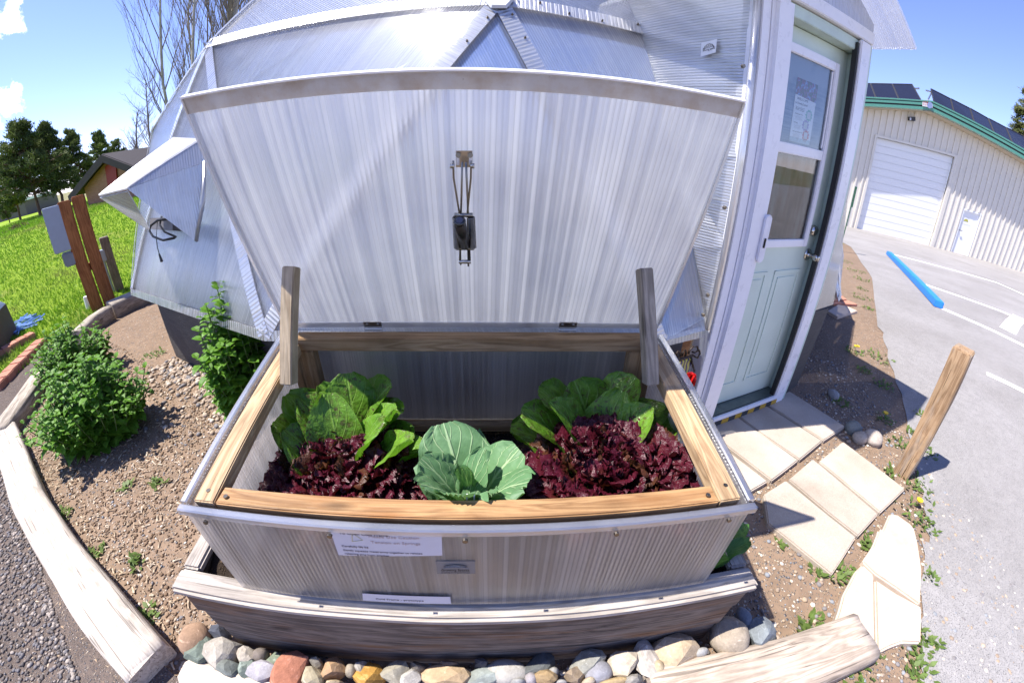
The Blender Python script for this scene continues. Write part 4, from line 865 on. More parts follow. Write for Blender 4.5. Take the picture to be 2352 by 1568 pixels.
RK = [(A1, 175, 190, 220, 230, (.40, .26, .17), 0, 'rounded brown boulder at the planter left corner'), (A1, 215, 300, 190, 190, (.19, .23, .19), 1, 'dark green rock in front of the brown boulder'),
 (A1, 365, 125, 130, 110, (.10, .11, .14), 1, 'small blue-black rock under the planter left end'), (A1, 400, 300, 230, 260, (.47, .43, .37), 1, 'large pale slab leaning on the planter left corner'),
 (A1, 440, 405, 150, 130, (.22, .24, .22), 1, 'grey-green rock in front of the pale slab'), (A1, 580, 310, 120, 100, (.47, .42, .36), 1, 'small light grey block behind the greenish rocks'),
 (A1, 570, 415, 110, 130, (.20, .24, .21), 1, 'dark green-grey rock with a pale top, front row'), (A1, 690, 310, 110, 100, (.22, .185, .16), 0, 'dark brown pebble at the planter foot, left part'),
 (A1, 835, 350, 170, 90, (.27, .32, .23), 1, 'moss-green wedge of rock touching the planter'), (A1, 700, 445, 200, 170, (.39, .37, .40), 1, 'lavender grey rock left of the red one'),
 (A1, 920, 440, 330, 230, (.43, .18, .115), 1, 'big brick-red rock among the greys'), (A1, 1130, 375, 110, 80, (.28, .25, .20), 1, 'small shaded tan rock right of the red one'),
 (A1, 1115, 485, 160, 140, (.40, .35, .25), 1, 'squared khaki block beside the red rock'), (A1, 1270, 420, 190, 150, (.48, .31, .18), 1, 'orange-tan block next to the khaki one'),
 (A1, 1410, 430, 90, 110, (.37, .32, .25), 0, 'small dark tan stone between two orange rocks'), (A1, 1480, 420, 100, 100, (.43, .40, .36), 1, 'small grey stone behind the golden rock'),
 (A1, 1535, 490, 210, 170, (.52, .29, .07), 1, 'golden orange rock with rusty stains'), (A1, 1300, 540, 150, 60, (.50, .40, .27), 1, 'tan rock cut by the lower edge'),
 (A1, 1745, 450, 210, 180, (.37, .34, .27), 1, 'olive grey rock right of the golden one'), (A1, 1890, 490, 150, 160, (.46, .44, .41), 1, 'pale grey pointed rock right of the olive one'),
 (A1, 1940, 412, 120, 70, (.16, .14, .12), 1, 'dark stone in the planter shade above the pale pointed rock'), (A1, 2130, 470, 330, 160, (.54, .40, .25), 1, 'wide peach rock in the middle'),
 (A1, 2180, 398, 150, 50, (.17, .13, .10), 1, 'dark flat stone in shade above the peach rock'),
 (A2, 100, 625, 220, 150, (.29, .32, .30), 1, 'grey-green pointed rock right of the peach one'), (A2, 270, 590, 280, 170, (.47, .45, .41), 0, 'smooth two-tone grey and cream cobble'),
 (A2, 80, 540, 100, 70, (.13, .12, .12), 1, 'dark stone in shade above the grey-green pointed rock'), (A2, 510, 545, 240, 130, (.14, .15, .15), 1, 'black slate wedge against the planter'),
 (A2, 445, 640, 90, 90, (.38, .35, .37), 0, 'small round lavender pebble'), (A2, 545, 645, 150, 90, (.38, .27, .15), 1, 'brown striped stone below the slate'), (A2, 610, 590, 70, 60, (.40, .39, .37), 0, 'little grey pebble between slate and mottled rock'),
 (A2, 850, 520, 240, 140, (.38, .38, .34), 1, 'mottled grey-green rock against the planter'), (A2, 775, 620, 140, 110, (.36, .28, .20), 1, 'dull brown rock below the mottled one'),
 (A2, 935, 590, 190, 160, (.32, .32, .36), 0, 'round blue-grey cobble below the mottled rock'), (A2, 870, 662, 100, 60, (.50, .42, .31), 0, 'small tan cobble at the lower edge'), (A2, 1050, 668, 220, 60, (.48, .36, .20), 0, 'long ochre cobble at the lower edge'),
 (A2, 1110, 540, 210, 180, (.62, .54, .43), 1, 'cream white broken rock left of the tall one'), (A2, 1290, 510, 150, 230, (.60, .55, .49), 1, 'tall white-grey rock beside the cream one'),
 (A2, 1210, 648, 130, 70, (.36, .34, .31), 1, 'small grey rock in front of the white pair'), (A2, 1370, 560, 90, 110, (.57, .47, .32), 0, 'small cream cobble before the log'),
 (A2, 1500, 470, 260, 210, (.57, .45, .31), 1, 'large tan rock near the right end'), (A2, 1680, 450, 110, 60, (.40, .40, .39), 0, 'flat grey pebble right of the large tan rock'),
 (A2, 1900, 330, 250, 270, (.40, .335, .26), 0, 'big smooth brown cobble at the planter right corner'), (A2, 2000, 190, 90, 130, (.27, .30, .34), 0, 'blue-grey stone behind the big brown cobble'),
 (A2, 2120, 310, 170, 170, (.25, .28, .30), 1, 'dark blue-grey rock outermost on the right'), (A2, 350, 668, 110, 50, (.36, .36, .36), 0, 'grey pebble under the two-tone cobble'), (A2, 670, 672, 80, 40, (.42, .41, .40), 0, 'tiny round grey pebble at the lower edge')]
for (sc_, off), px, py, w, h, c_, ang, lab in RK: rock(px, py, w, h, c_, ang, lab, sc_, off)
for px_, py_, w_, h_, c_, lab in ((3439, 1753, 46, 30, (.52, .45, .37), 'pale cobble on the dirt left of the wooden post'), (3490, 1757, 52, 40, (.55, .48, .42), 'larger pale cobble between door shadow and wooden post'), (3412, 1718, 50, 34, (.24, .26, .25), 'grey cobble at the tip of the upper paver'), (3335, 1577, 30, 26, (.45, .44, .42), 'light stone inside the door shadow')):
    tag(rock(px_, py_, w_, h_, c_, 0, lab, 1.0, (0, 0), .02), None, None, 'loose stones right of the door')
# loose pebbles: nobody could count them
def pebbles(name, n, place, size, mats, label, seed):
    rg = random.Random(seed); t_ = (1+5**.5)/2
    iv = [Vector(v).normalized() for v in [(-1, t_, 0), (1, t_, 0), (-1, -t_, 0), (1, -t_, 0), (0, -1, t_), (0, 1, t_), (0, -1, -t_), (0, 1, -t_), (t_, 0, -1), (t_, 0, 1), (-t_, 0, -1), (-t_, 0, 1)]]
    fi = [(0, 11, 5), (0, 5, 1), (0, 1, 7), (0, 7, 10), (0, 10, 11), (1, 5, 9), (5, 11, 4), (11, 10, 2), (10, 7, 6), (7, 1, 8), (3, 9, 4), (3, 4, 2), (3, 2, 6), (3, 6, 8), (3, 8, 9), (4, 9, 5), (2, 4, 11), (6, 2, 10), (8, 6, 7), (9, 8, 1)]
    vs = []; fs = []; mi = []
    for _ in range(n):
        p = place(rg)
        if p is None: continue
        s_ = size(rg, p); a = rg.random()*6.28; ca, sa = math.cos(a), math.sin(a); ax, ay, az_ = rg.uniform(.7, 1.3), rg.uniform(.6, 1.1), rg.uniform(.4, .75); b = len(vs)
        for v in iv:
            k = rg.uniform(.88, 1.12); x, y = v.x*ax*s_*k, v.y*ay*s_*k
            vs.append((p[0]+x*ca-y*sa, p[1]+x*sa+y*ca, p[2]+v.z*az_*s_*k))
        fs += [(b+i, b+j, b+k) for i, j, k in fi]; mi += [rg.randrange(len(mats))]*20
    me = bpy.data.meshes.new(name); me.from_pydata(vs, [], fs)
    for m in mats: me.materials.append(m)
    me.polygons.foreach_set('material_index', mi); me.polygons.foreach_set('use_smooth', [True]*len(fs)); me.update()
    return tag(link(bpy.data.objects.new(name, me)), label, 'gravel', kind='stuff')
pm = [plain('pebble', c_, .85, var=.25) for c_ in ((.42, .33, .25), (.29, .22, .165), (.20, .185, .185), (.55, .47, .38), (.36, .27, .19), (.24, .25, .27), (.62, .55, .47))]
def bedplace(rg):
    while True:
        x = rg.uniform(-3.6, -.75) if rg.random() < .7 else rg.uniform(-2.0, -.75); y = rg.uniform(.05, 3.2)
        if y > 1.55+(-x-1.0)*.47 and x < -.9: continue                     # inside the dome
        if x > PX0-.1-.06 and y > .4: continue
        if x < -1.35-(y-.3)*1.4*1.0-.25 and y < 2: 
            if x < -1.35-(y+.2)*1.25: continue
        return (x, y, .002)
pebbles('bed_pebbles', 2600, bedplace, lambda rg, p: rg.choice((.004, .005, .006, .009))*rg.uniform(.7, 1.3), pm[:2]+pm[4:5]+pm, 'small tan pebbles scattered over the left bed', 3)
M_clod = ground_mat('clod', (.20, .135, .09), [(.2, .15, .1), (.25, .18, .13)], 60, .3, .006)
pebbles('bed_clods', 5200, bedplace, lambda rg, p: rg.choice((.004, .006, .009))*rg.uniform(.6, 1.3), [M_clod], 'crumbly brown clods over the left bed', 13)['category'] = 'soil'
ch = MB(); rg = random.Random(91); M_chip = [plain('wood_chip', c_, .85, var=.2) for c_ in ((.45, .34, .23), (.34, .24, .15), (.55, .45, .33))]
for _ in range(5200):                                         # shredded bark and chips, thickest near the long log
    p = bedplace(rg)
    if rg.random() > math.exp(-max(0, (p[0]+1.25+p[1]*1.15))*2.2)+.12: continue
    a = rg.random()*6.28; l, w_ = rg.uniform(.007, .022), rg.uniform(.002, .005); d = Vector((math.cos(a), math.sin(a), rg.uniform(-.2, .2))); n_ = Vector((-d.y, d.x, 0)); c_ = Vector((p[0], p[1], .006))
    ch.add([c_-d*l-n_*w_, c_+d*l-n_*w_*.6, c_+d*l+n_*w_*.6, c_-d*l+n_*w_, c_+Vector((0, 0, .004))], [(0, 1, 4), (1, 2, 4), (2, 3, 4), (3, 0, 4)], None, rg.randrange(3))
tag(ch.build('bark_chips', M_chip), 'bark chips scattered along the bleached log', 'mulch', kind='stuff')
def kneeplace(rg):                                                     # band of river pebbles along the knee wall
    t = rg.random(); a, b = inn(Bv[14]), inn(Bv[0]); p = a.lerp(b, t); o = abs(rg.gauss(0, .16))+.02
    return (p.x-o*.45, p.y-o, .006)
pebbles('wall_pebbles', 800, kneeplace, lambda rg, p: rg.uniform(.010, .025), pm[:3]+pm[4:5]+pm[:1]+pm[3:4], 'tan river pebbles along the dark knee wall', 4)
def rightplace(rg):
    x = rg.uniform(.7, 3.0); y = rg.uniform(-.25, 2.4)
    if x < .85 and y > .42: return None
    if y > 1.55+.298*(x-1.1)-.05: 
        if x < 2.35: return None
    if x > 2.3+.25*y: return None
    return (x, y, .003)
pebbles('side_pebbles', 6500, rightplace, lambda rg, p: rg.choice((.004, .005, .007, .011))*rg.uniform(.7, 1.3), pm[:3]+pm[4:6]+pm, 'mixed small pebbles on the dirt right of the planter', 5)
gm = [plain('grit', c_, .85, var=.2) for c_ in ((.10, .085, .08), (.22, .18, .155), (.15, .14, .145), (.34, .29, .25), (.12, .10, .09))]
def pathplace(rg):
    t = rg.random(); y = rg.uniform(-.5, 1.6)
    xe = -1.02-(y)*1.55
    return (xe-.14-rg.random()**1.5*2.3, y, .011)
pebbles('path_gravel', 11000, pathplace, lambda rg, p: rg.uniform(.005, .013), gm, 'dark grey gravel on the path beyond the bleached log', 6)
def footplace(rg): return (rg.uniform(-1.0, 1.0), rg.uniform(.18, .46), .002)
pebbles('foot_pebbles', 900, footplace, lambda rg, p: rg.uniform(.006, .016), pm, 'small stones between the rocks at the planter foot', 8)
# ------------------------------------------------------------------ right side: post, sign post, bumper, stripes
M_post = wood('cracked_post', (.20, .115, .06), (.40, .27, .16), (.30, .27, .24), .85, 1.4, crack=1.0)
pb_ = (G(2062, 1078)+G(2086, 1094))/2; pz = height(pb_, 2214, 800)
lean = (far(2215, 800, math.hypot(pb_.x, pb_.y)) - Vector((pb_.x, pb_.y, pz))); 
po_ = thing('wooden_post', pb_, 'cracked brown wooden post standing at the asphalt edge', 'post')
top_ = Vector((pb_.x-.02, pb_.y+.03, pz))
beam('post', pb_-Vector((0, 0, .05)), top_, .105, .10, M_post, po_, up=(.35, -1, 0), bevel=.006, wob=.006, seg=24)
ey = top_+Vector((.065, -.02, -.09)); M_wire = plain('dark_wire', (.05, .04, .04), .5, .7)
MB().tube([ey+Vector((-.02, 0, 0)), ey]+[ey+Vector((.014+.014*math.cos(pi+k*.8), 0, .014*math.sin(pi+k*.8))) for k in range(9)], .003, 6).build('screw_eye', M_wire, po_)
MB().tube([ey+Vector((-.01, 0, 0)), ey+Vector((-.018, -.005, -.03)), ey+Vector((-.008, -.005, -.055))], .0025, 6).build('wire_end', M_wire, po_)
M_green = plain('green_steel', (.015, .10, .05), .5); sb = G(*r2(655, 740)); sz_ = height(sb, *r2(825, 150))
sp_ = thing('sign_post', sb, 'dark green steel stake standing before the shed', 'post')
beam('stake', sb-Vector((0, 0, .05)), Vector((sb.x, sb.y, sz_)), .05, .02, M_green, sp_, up=(.6, -.8, 0), bevel=.002)
zz = sz_-.62*(sz_-sb.z)*.5
beam('stake_plate', Vector((sb.x+.02, sb.y-.02, sz_-(sz_-sb.z)*.31)), Vector((sb.x+.02, sb.y-.02, sz_)), .085, .02, M_green, sp_, up=(.6, -.8, 0), bevel=.002)
M_blue = plain('blue_paint', (.022, .22, .72), .6, var=.15, vscale=9); M_line = plain('white_line', (.78, .78, .78), .8, var=.08, vscale=10)
b0, b1 = G(*r2(1105, 775)), G(*r2(1560, 1262))
bu = thing('parking_bumper', (b0+b1)/2, 'bright blue painted parking timber on the asphalt', 'bumper')
beam('timber', b0+Vector((0, 0, .055)), b1+Vector((0, 0, .055)), .14, .10, M_blue, bu, bevel=.012, seg=8)
def stripe(name, pxs, w, label):
    P_ = [G(*p) for p in pxs]; b = MB()
    for a, c_ in zip(P_[:-1], P_[1:]):
        d = (c_-a).normalized(); s_ = Vector((d.y, -d.x, 0)).normalized()*w/2; up_ = Vector((0, 0, .011))
        b.prism([a+s_+up_, a-s_+up_, c_-s_+up_, c_+s_+up_], (0, 0, -.003))
    return tag(b.build(name, M_line), label, 'parking line', 'white lines of the car park')
stripe('parking_line', [r2(1125, 766), (2290, 650), (2400, 700)], .11, 'far white parking line starting at the blue timber tip')
stripe('parking_line', [r2(1372, 1026), (2300, 716), (2400, 760)], .11, 'white parking line starting at the middle of the blue timber')
stripe('parking_line', [r2(1600, 1270), (2275, 758), (2400, 820)], .11, 'white parking line starting at the near end of the blue timber')
stripe('parking_line', [r2(2310, 1350), r2(2250, 1400), r2(2200, 1475)], .26, 'broad white cross mark between two parking lines')
stripe('parking_line', [r3(2005, 300), (2310, 880), (2420, 935)], .10, 'nearest white parking line behind the wooden post')
# ------------------------------------------------------------------ leaves
def leaf_mat(name, base, vein=None, speck=None, rough=.4, trans=.25, spec=.5, tipc=None, basec=None, crinkle=.4, cs=40):
    m = Mat(name); tcn = m.n('ShaderNodeTexCoord'); sx = m.n('ShaderNodeSeparateXYZ'); m.put(sx.inputs[0], tcn.outputs['UV']); u, v = sx.outputs[0], sx.outputs[1]
    ob = m.coord('Object'); n1 = m.noise(ob, 22, 4, .6); n2 = m.noise(ob, cs, 3, .6); oi = m.n('ShaderNodeObjectInfo')
    c = m.mix(1, base, m.ramp(n1, [(.3, (.72, .78, .7)), (.7, (1.2, 1.15, 1.15))]), 'MULTIPLY')
    c = m.mix(1, c, m.ramp(oi.outputs['Random'], [(0, (.85, .88, .85)), (1, (1.15, 1.1, 1.1))]), 'MULTIPLY')
    if basec: c = m.mix(m.rng(v, .12, .6, 1, 0), c, basec)
    if tipc: c = m.mix(m.math('MULTIPLY', m.rng(v, .45, 1, 0, 1), m.rng(n1, .35, .7, .2, 1)), c, tipc)
    if speck:
        sn = m.noise(ob, 75, 4, .7); sb_ = m.noise(ob, 14, 3, .5); c = m.mix(m.math('MULTIPLY', m.rng(sn, .50, .58), m.rng(sb_, .40, .6, .1, .85)), c, speck)
    h = m.math('MULTIPLY', n2, crinkle)
    if vein:
        au = m.math('ABSOLUTE', u); mid_ = m.rng(au, .025, .06, 1, 0)
        f = m.math('FRACT', m.math('MULTIPLY', m.math('SUBTRACT', v, m.math('MULTIPLY', au, .42)), 6.5)); sv_ = m.rng(m.math('ABSOLUTE', m.math('SUBTRACT', f, .5)), .03, .075, .8, 0)
        vm = m.math('MAXIMUM', mid_, m.math('MULTIPLY', sv_, m.rng(au, .75, 1.0, 1, .2))); c = m.mix(vm, c, vein); h = m.math('SUBTRACT', h, m.math('MULTIPLY', vm, .5))
    nb = m.bump(h, .8, .006); p = m.bsdf(c, rough, nb, 0, spec); t = m.n('ShaderNodeBsdfTranslucent'); m.put(t.inputs[0], m.mix(1, c, (1.3, 1.5, .8), 'MULTIPLY')); m.put(t.inputs['Normal'], nb)
    return m.done(m.sh(trans, p, t.outputs[0]))
M_red = leaf_mat('red_lettuce', (.078, .008, .017), None, None, .38, .2, .36, tipc=(.070, .006, .020), basec=(.085, .022, .014), crinkle=1.2, cs=70)
M_speck = leaf_mat('speckled_lettuce', (.125, .27, .026), (.19, .34, .06), (.075, .04, .022), .36, .3, .4, crinkle=1.6, cs=34)
M_cab = leaf_mat('cabbage_leaf', (.135, .265, .125), (.36, .50, .27), None, .5, .22, .35, crinkle=.5, cs=26)
def leaf(b, base, azm, ln, wd, e0, e1, prof, nu=8, nv=10, cup=.2, ruf=0, rf=9, roll=0, mi=0, seed=None):
    """adds one leaf surface to mesh builder b; e0, e1: rise angle at the foot and the tip"""
    sd_ = random.random()*100 if seed is None else seed
    f = Vector((math.sin(azm), math.cos(azm), 0)); side = Vector((f.y, -f.x, 0)); p = Vector(base); vs = []; uv = []; fs = []
    for j in range(nv+1):
        t = j/nv; e = e0+(e1-e0)*t; d = f*math.cos(e)+Vector((0, 0, math.sin(e))); nr = -f*math.sin(e)+Vector((0, 0, math.cos(e)))
        if j: p = p+d*ln/nv
        w = wd/2*prof(t)
        for i in range(nu+1):
            s_ = 2*i/nu-1
            r_ = ruf*(abs(s_)**1.3*.75+.25*t)*t**.5*(math.sin(rf*(t*3.1+s_*1.7)+sd_)+.7*math.sin(rf*1.9*(t*2.3-s_*2.2)+sd_*2)+.9*mnoise.noise(Vector((s_*3.2, t*5.5, sd_))*1.0))
            r2_ = ruf*.5*abs(s_)*math.sin(rf*2.7*t+sd_*3+s_*2)
            q = p+side*(s_*w*math.cos(roll)+r2_)+nr*(cup*w*s_*s_+r_+s_*w*math.sin(roll))
            vs.append(q); uv.append((s_, t))
    for j in range(nv):
        for i in range(nu): a = j*(nu+1)+i; fs.append((a, a+1, a+nu+2, a+nu+1))
    b.add(vs, fs, uv, mi)
rnd_prof = lambda t: max(.05, (math.sin(pi*min(1, .05+t*.93))**.62)*(.30+.85*t))
lett_prof = lambda t: .28+.72*math.sin(pi*min(1, .08+t*.80))**.8
def red_head(px, y, n, rad, hgt, label):
    c_ = CF(px, y, .05); t = thing('red_lettuce', c_, label, 'lettuce', 'red leaf lettuces in the cold frame')
    lo, hi = CF(-W2+.03, 0, 0).x, CF(W2-.03, 0, 0).x                          # stay inside the sheets and behind the front rail
    for k in range(n):
        q = (k+.5)/n; azm = k*2.39996+random.uniform(-.3, .3)+(random.uniform(-2.5, 2.5) if q < .3 else 0); a2 = k*2.39996; r_ = rad*.92*q**.55
        ln = random.uniform(.05, .085); e0 = R(80-30*q+random.uniform(-18, 18)); e1 = e0-R(35+60*q)
        zz = (hgt-ln*.8)*(1-.50*q**2.5)*random.uniform(.86, 1.06)*(1+.10*mnoise.noise(Vector((math.cos(a2)*q*2, math.sin(a2)*q*2, px))))
        b = MB(); leaf(b, c_+Vector((math.sin(a2)*r_, math.cos(a2)*r_*.85, max(.0, zz))), azm, ln, random.uniform(.062, .10), e0, e1, lett_prof, 14, 8, .2, random.uniform(.008, .013), random.uniform(10, 16))
        b.v = [(min(max(x, lo), hi), max(y_, YF+.062+random.uniform(0, .004)), z) for x, y_, z in b.v]
        b.build('leaf', M_red if k % 7 else M_red2, t, smooth=True)
    return t
M_red2 = leaf_mat('red_lettuce_green', (.085, .03, .016), None, None, .4, .2, .35, basec=(.12, .14, .02), crinkle=1.2, cs=70)
red_head(-.350, .750, 260, .225, .225, 'dark red frilly lettuce in the left half of the cold frame')
red_head(.375, .750, 290, .235, .265, 'dark red frilly lettuce in the right half of the cold frame')
# green speckled romaine at the back
def speck(name_lab, leaves, c_):
    t = thing('speckled_lettuce', c_, name_lab, 'lettuce', 'speckled green lettuces at the back of the cold frame')
    for px, py, y, w, h, tw in leaves:                        # leaf seen at frame point px,py on the plane y
        q = onplane(px, py, (0, y, 0), (0, 1, 0)); top = q
        base = Vector((c_.x+(top.x-c_.x)*.25, y-.02, c_.z)); d = top-base; azm = math.atan2(d.x, .15+random.uniform(-.1, .1)) if abs(tw) < 9 else tw
        b = MB(); L_ = d.length*1.22; w *= 1.5; hd = math.hypot(d.x, d.y); ee = math.atan2(d.z, hd+.02)
        leaf(b, base, math.atan2(d.x, d.y if abs(d.y) > .01 else .01)+tw, L_, w, ee+R(24), ee-R(34), rnd_prof, 10, 14, .30, .008, 5)
        b.build('leaf', M_speck, t, smooth=True)
    return t
speck('green speckled lettuce behind the left red one', [(690, 940, .90, .13, 0, .2), (668, 985, .86, .15, 0, .1), (735, 935, .92, .15, 0, -.1), (770, 915, .97, .12, 0, 0), (800, 903, .99, .15, 0, 0), (850, 905, .98, .19, 0, .1), (880, 940, .95, .15, 0, .2), (905, 985, .90, .13, 0, .2), (935, 1000, .86, .11, 0, .3), (760, 960, .84, .13, 0, 0), (855, 960, .86, .12, 0, 0), (830, 985, .82, .12, 0, .1), (890, 1000, .80, .10, 0, .2), (700, 1010, .80, .14, 0, 0)], CF(-.37, .90, .05))
speck('green speckled lettuce behind the right red one', [(1225, 985, .90, .17, 0, 0), (1260, 960, .86, .14, 0, 0), (1290, 915, .96, .17, 0, 0), (1350, 915, .97, .18, 0, .05), (1420, 897, .98, .15, 0, 0), (1400, 940, .90, .12, 0, 0), (1455, 950, .92, .12, 0, 0), (1490, 945, .94, .14, 0, 0), (1518, 975, .90, .13, 0, 0), (1450, 965, .84, .11, 0, 0), (1320, 950, .86, .13, 0, 0)], CF(.37, .92, .05))
# cabbage
cc_ = CF(-.005, .665, .05); t = thing('cabbage_plant', cc_, 'young blue-green cabbage with broad veined leaves in the middle of the cold frame', 'cabbage')
cab_prof = lambda t: .07 if t < .30 else max(.05, math.sin(pi*min(1, (t-.24)/.79))**.5)
for px, py, y, w in ((1025, 985, .80, .20), (1085, 995, .86, .12), (1175, 1040, .72, .19), (985, 1060, .70, .16), (985, 1105, .60, .15), (1100, 1045, .70, .09), (1060, 1060, .64, .05), (1190, 1100, .60, .17), (1050, 1120, .56, .13), (1120, 1120, .57, .08)):
    top = onplane(px, py, (0, y, 0), (0, 1, 0)); d = top-cc_; ee = math.atan2(d.z, math.hypot(d.x, d.y)); b = MB()
    leaf(b, cc_, math.atan2(d.x, d.y), d.length*1.08, w, ee+R(26), ee-R(30), cab_prof, 14, 20, .03, .0065, 8); o = b.build('leaf', M_cab, t, smooth=True)
    b = MB(); f = Vector((d.x, d.y, 0)).normalized(); p = Vector(cc_); pts = []
    for j in range(13):
        e = ee+R(26)-R(56)*j/20; 
        if j: p = p+(f*math.cos(e)+Vector((0, 0, math.sin(e))))*d.length*1.08/20
        pts.append(p+Vector((0, 0, -.002)))
    b.tube(pts, [.0065-.0045*j/12 for j in range(13)], 6); b.build('midrib', plain('cabbage_rib', (.33, .46, .25), .5), o, smooth=True)
for px in (1070, 1087, 1101):
    q = onplane(px, 1143, (0, .56, 0), (0, 1, 0)); MB().tube([q-Vector((0, 0, .03)), q+Vector((.003, 0, .012))], .0016, 5).build('plant_clip', M_whiteedge, t)
# ------------------------------------------------------------------ tulips round the planter corner
M_tul = leaf_mat('tulip_leaf', (.075, .19, .045), (.10, .24, .07), None, .35, .3, .45); M_pet = leaf_mat('tulip_petal', (.55, .012, .012), None, None, .35, .3, .4)
tul_prof = lambda t: .35+.65*math.sin(pi*min(1, .1+t*.88))
def tulip(base, leaves, label, flower=None):
    t = thing('tulip', base, label, 'tulip')
    for azm, ln, w, e0, e1 in leaves:
        b = MB(); leaf(b, base, azm, ln, w, R(e0), R(e1), tul_prof, 8, 14, .35, .006, 4); b.build('leaf', M_tul, t, smooth=True)
    if flower is not None:
        MB().tube([base, flower-Vector((0, 0, .02))], .006, 8).build('stem', M_tul, t)
        for k in range(6):
            b = MB(); leaf(b, flower-Vector((0, 0, .028)), k*pi/3, .085, .055, R(60), R(125), lambda t_: .4+.6*math.sin(pi*min(1, .1+t_*.85)), 6, 8, .5); b.build('petal', M_pet, t, smooth=True)
    return t
tb = CF(.675, .56, -.02)
tulip(tb, [(1.0, .20, .085, 38, -10), (1.45, .15, .06, 55, 5), (.5, .16, .05, 60, 25), (.1, .26, .05, 60, 40)], 'broad tulip leaves leaning out of the planter right corner')
MB().tube([tb, tb+Vector((.09, .06, .17))], .007, 8).build('cut_stem', M_tul, bpy.data.objects['tulip'])
tf = onplane(1583, 880, (0, 1.35, 0), (0, 1, 0)); tulip(Vector((tf.x, tf.y+.02, .0)), [(.6, .3, .05, 75, 50), (2.4, .3, .05, 78, 55), (4.5, .28, .05, 75, 50)], 'red tulip beside the door post', tf)
# painted garden ornament with scrolled iron frame on the knee wall
M_iron = plain('iron', (.045, .032, .026), .55, .6)
op0 = D(-.43, .36, -.03); 
def ON(px, py, off=0): return onplane(px, py, D(-.4, .3, -.02+off), DN)
orn = thing('garden_ornament', ON(1565, 850), 'painted tile in a scrolled iron frame leaning on the dark knee wall', 'ornament')
m_o = Mat('painted_tile'); _w = m_o.n('ShaderNodeTexWave'); m_o.put(_w.inputs[0], m_o.coord('Object')); _w.inputs['Scale'].default_value = 12; _w.inputs['Distortion'].default_value = 9; _w.inputs['Detail'].default_value = 1
m_o = m_o.done(m_o.bsdf(m_o.ramp(_w.outputs['Fac'], [(.0, (.03, .02, .10)), (.3, (.16, .30, .05)), (.45, (.05, .03, .12)), (.6, (.75, .42, .03)), (.85, (.30, .42, .12))], 'CONSTANT'), .4))
def o3(x, y): return ((2600+x*.3507)*2352/4096, (1200+y*.3507)*2352/4096)
MB().prism([ON(*o3(255, 720)), ON(*o3(470, 655)), ON(*o3(395, 880)), ON(*o3(300, 870))], DN*.012).build('tile', m_o, orn)
MB().tube([ON(*o3(240, 700), .02), ON(*o3(490, 630), .02)], .007, 6).build('bar', M_iron, orn)
for pts in ([(225, 600), (245, 640), (270, 670), (310, 640), (300, 600), (320, 585), (350, 600), (345, 640), (370, 630), (375, 590), (400, 570), (415, 600), (400, 640)],
            [(440, 610), (450, 570), (490, 530), (540, 530), (550, 570), (510, 600), (480, 590)], [(470, 650), (480, 720), (505, 800), (495, 870), (450, 900), (425, 870), (445, 840), (470, 855)], [(490, 630), (540, 660), (570, 610), (560, 570)]):
    MB().tube([ON(*o3(*p), .02) for p in pts], .005, 6).build('scroll', M_iron, orn, smooth=True)
# ------------------------------------------------------------------ leafy shrubs
def bush_mat(name, a, c_):
    m = Mat(name); n_ = m.noise(m.coord('Object'), 6, 3); n2 = m.noise(m.coord('Object'), 45, 2)
    k = m.mix(n_, a, c_); k = m.mix(1, k, m.ramp(n2, [(.3, (.7,)*3), (.7, (1.25,)*3)]), 'MULTIPLY'); t = m.n('ShaderNodeBsdfTranslucent'); m.put(t.inputs[0], m.mix(1, k, (1.4, 1.5, .6), 'MULTIPLY'))
    return m.done(m.sh(.3, m.bsdf(k, .5, None, 0, .22), t.outputs[0]))
M_bush = bush_mat('catmint_leaf', (.050, .14, .014), (.15, .31, .030)); M_stem = plain('green_stem', (.10, .16, .05), .6)
def bush(bpx, tpx, wl, wr, n, label, lsz=.075):
    base = G(*bpx); hh = height(base, *tpx); rad = (G(*wl)-G(*wr)).length/2
    t = thing('leafy_shrub', base, label, 'shrub', 'bushy green perennials in the left bed'); st = MB(); b = MB()
    for k in range(n):
        a = random.random()*2*pi; q = random.random()**.55; ln = hh*(1.05-.45*q*q)*random.uniform(.62, 1.12); r0 = rad*.45*q; r1 = rad*1.0*q*random.uniform(.75, 1.2)
        p0 = base+Vector((math.cos(a)*r0, math.sin(a)*r0, 0)); p1 = base+Vector((math.cos(a)*r1, math.sin(a)*r1, ln)); pm_ = p0.lerp(p1, .5)+Vector((math.cos(a), math.sin(a), 0))*rad*.14*q
        bez = lambda s_: p0*(1-s_)**2+pm_*2*s_*(1-s_)+p1*s_*s_
        st.tube([bez(i/5) for i in range(6)], .003, 4, False)
        nn = max(6, int(ln/.036))
        for i in range(nn):
            s_ = .10+.90*i/(nn-1); p = bez(s_); sz = lsz*(1.15-.55*s_)*random.uniform(.6, 1.45); an = i*pi/2+random.uniform(-.5, .5)
            for o_ in (0, pi):
                if random.random() < .1: continue
                f = Vector((math.cos(an+o_), math.sin(an+o_), random.uniform(-.35, .5)+(.6 if s_ > .93 else 0))).normalized(); sd_ = f.cross(Vector((0, 0, 1))).normalized()*sz*.34; up_ = sd_.cross(f).normalized()
                tip = p+f*sz-Vector((0, 0, sz*.25)); m1 = p+f*sz*.32; m2 = p+f*sz*.68-Vector((0, 0, sz*.06))
                b.add([p, m1+sd_+up_*sz*.1, m2+sd_*.8+up_*sz*.06, tip, m2-sd_*.8+up_*sz*.06, m1-sd_+up_*sz*.1, m1, m2], [(0, 6, 1), (1, 6, 7, 2), (2, 7, 3), (0, 5, 6), (5, 4, 7, 6), (4, 3, 7)])
    st.build('stems', M_stem, t); b.build('foliage', M_bush, t); return t
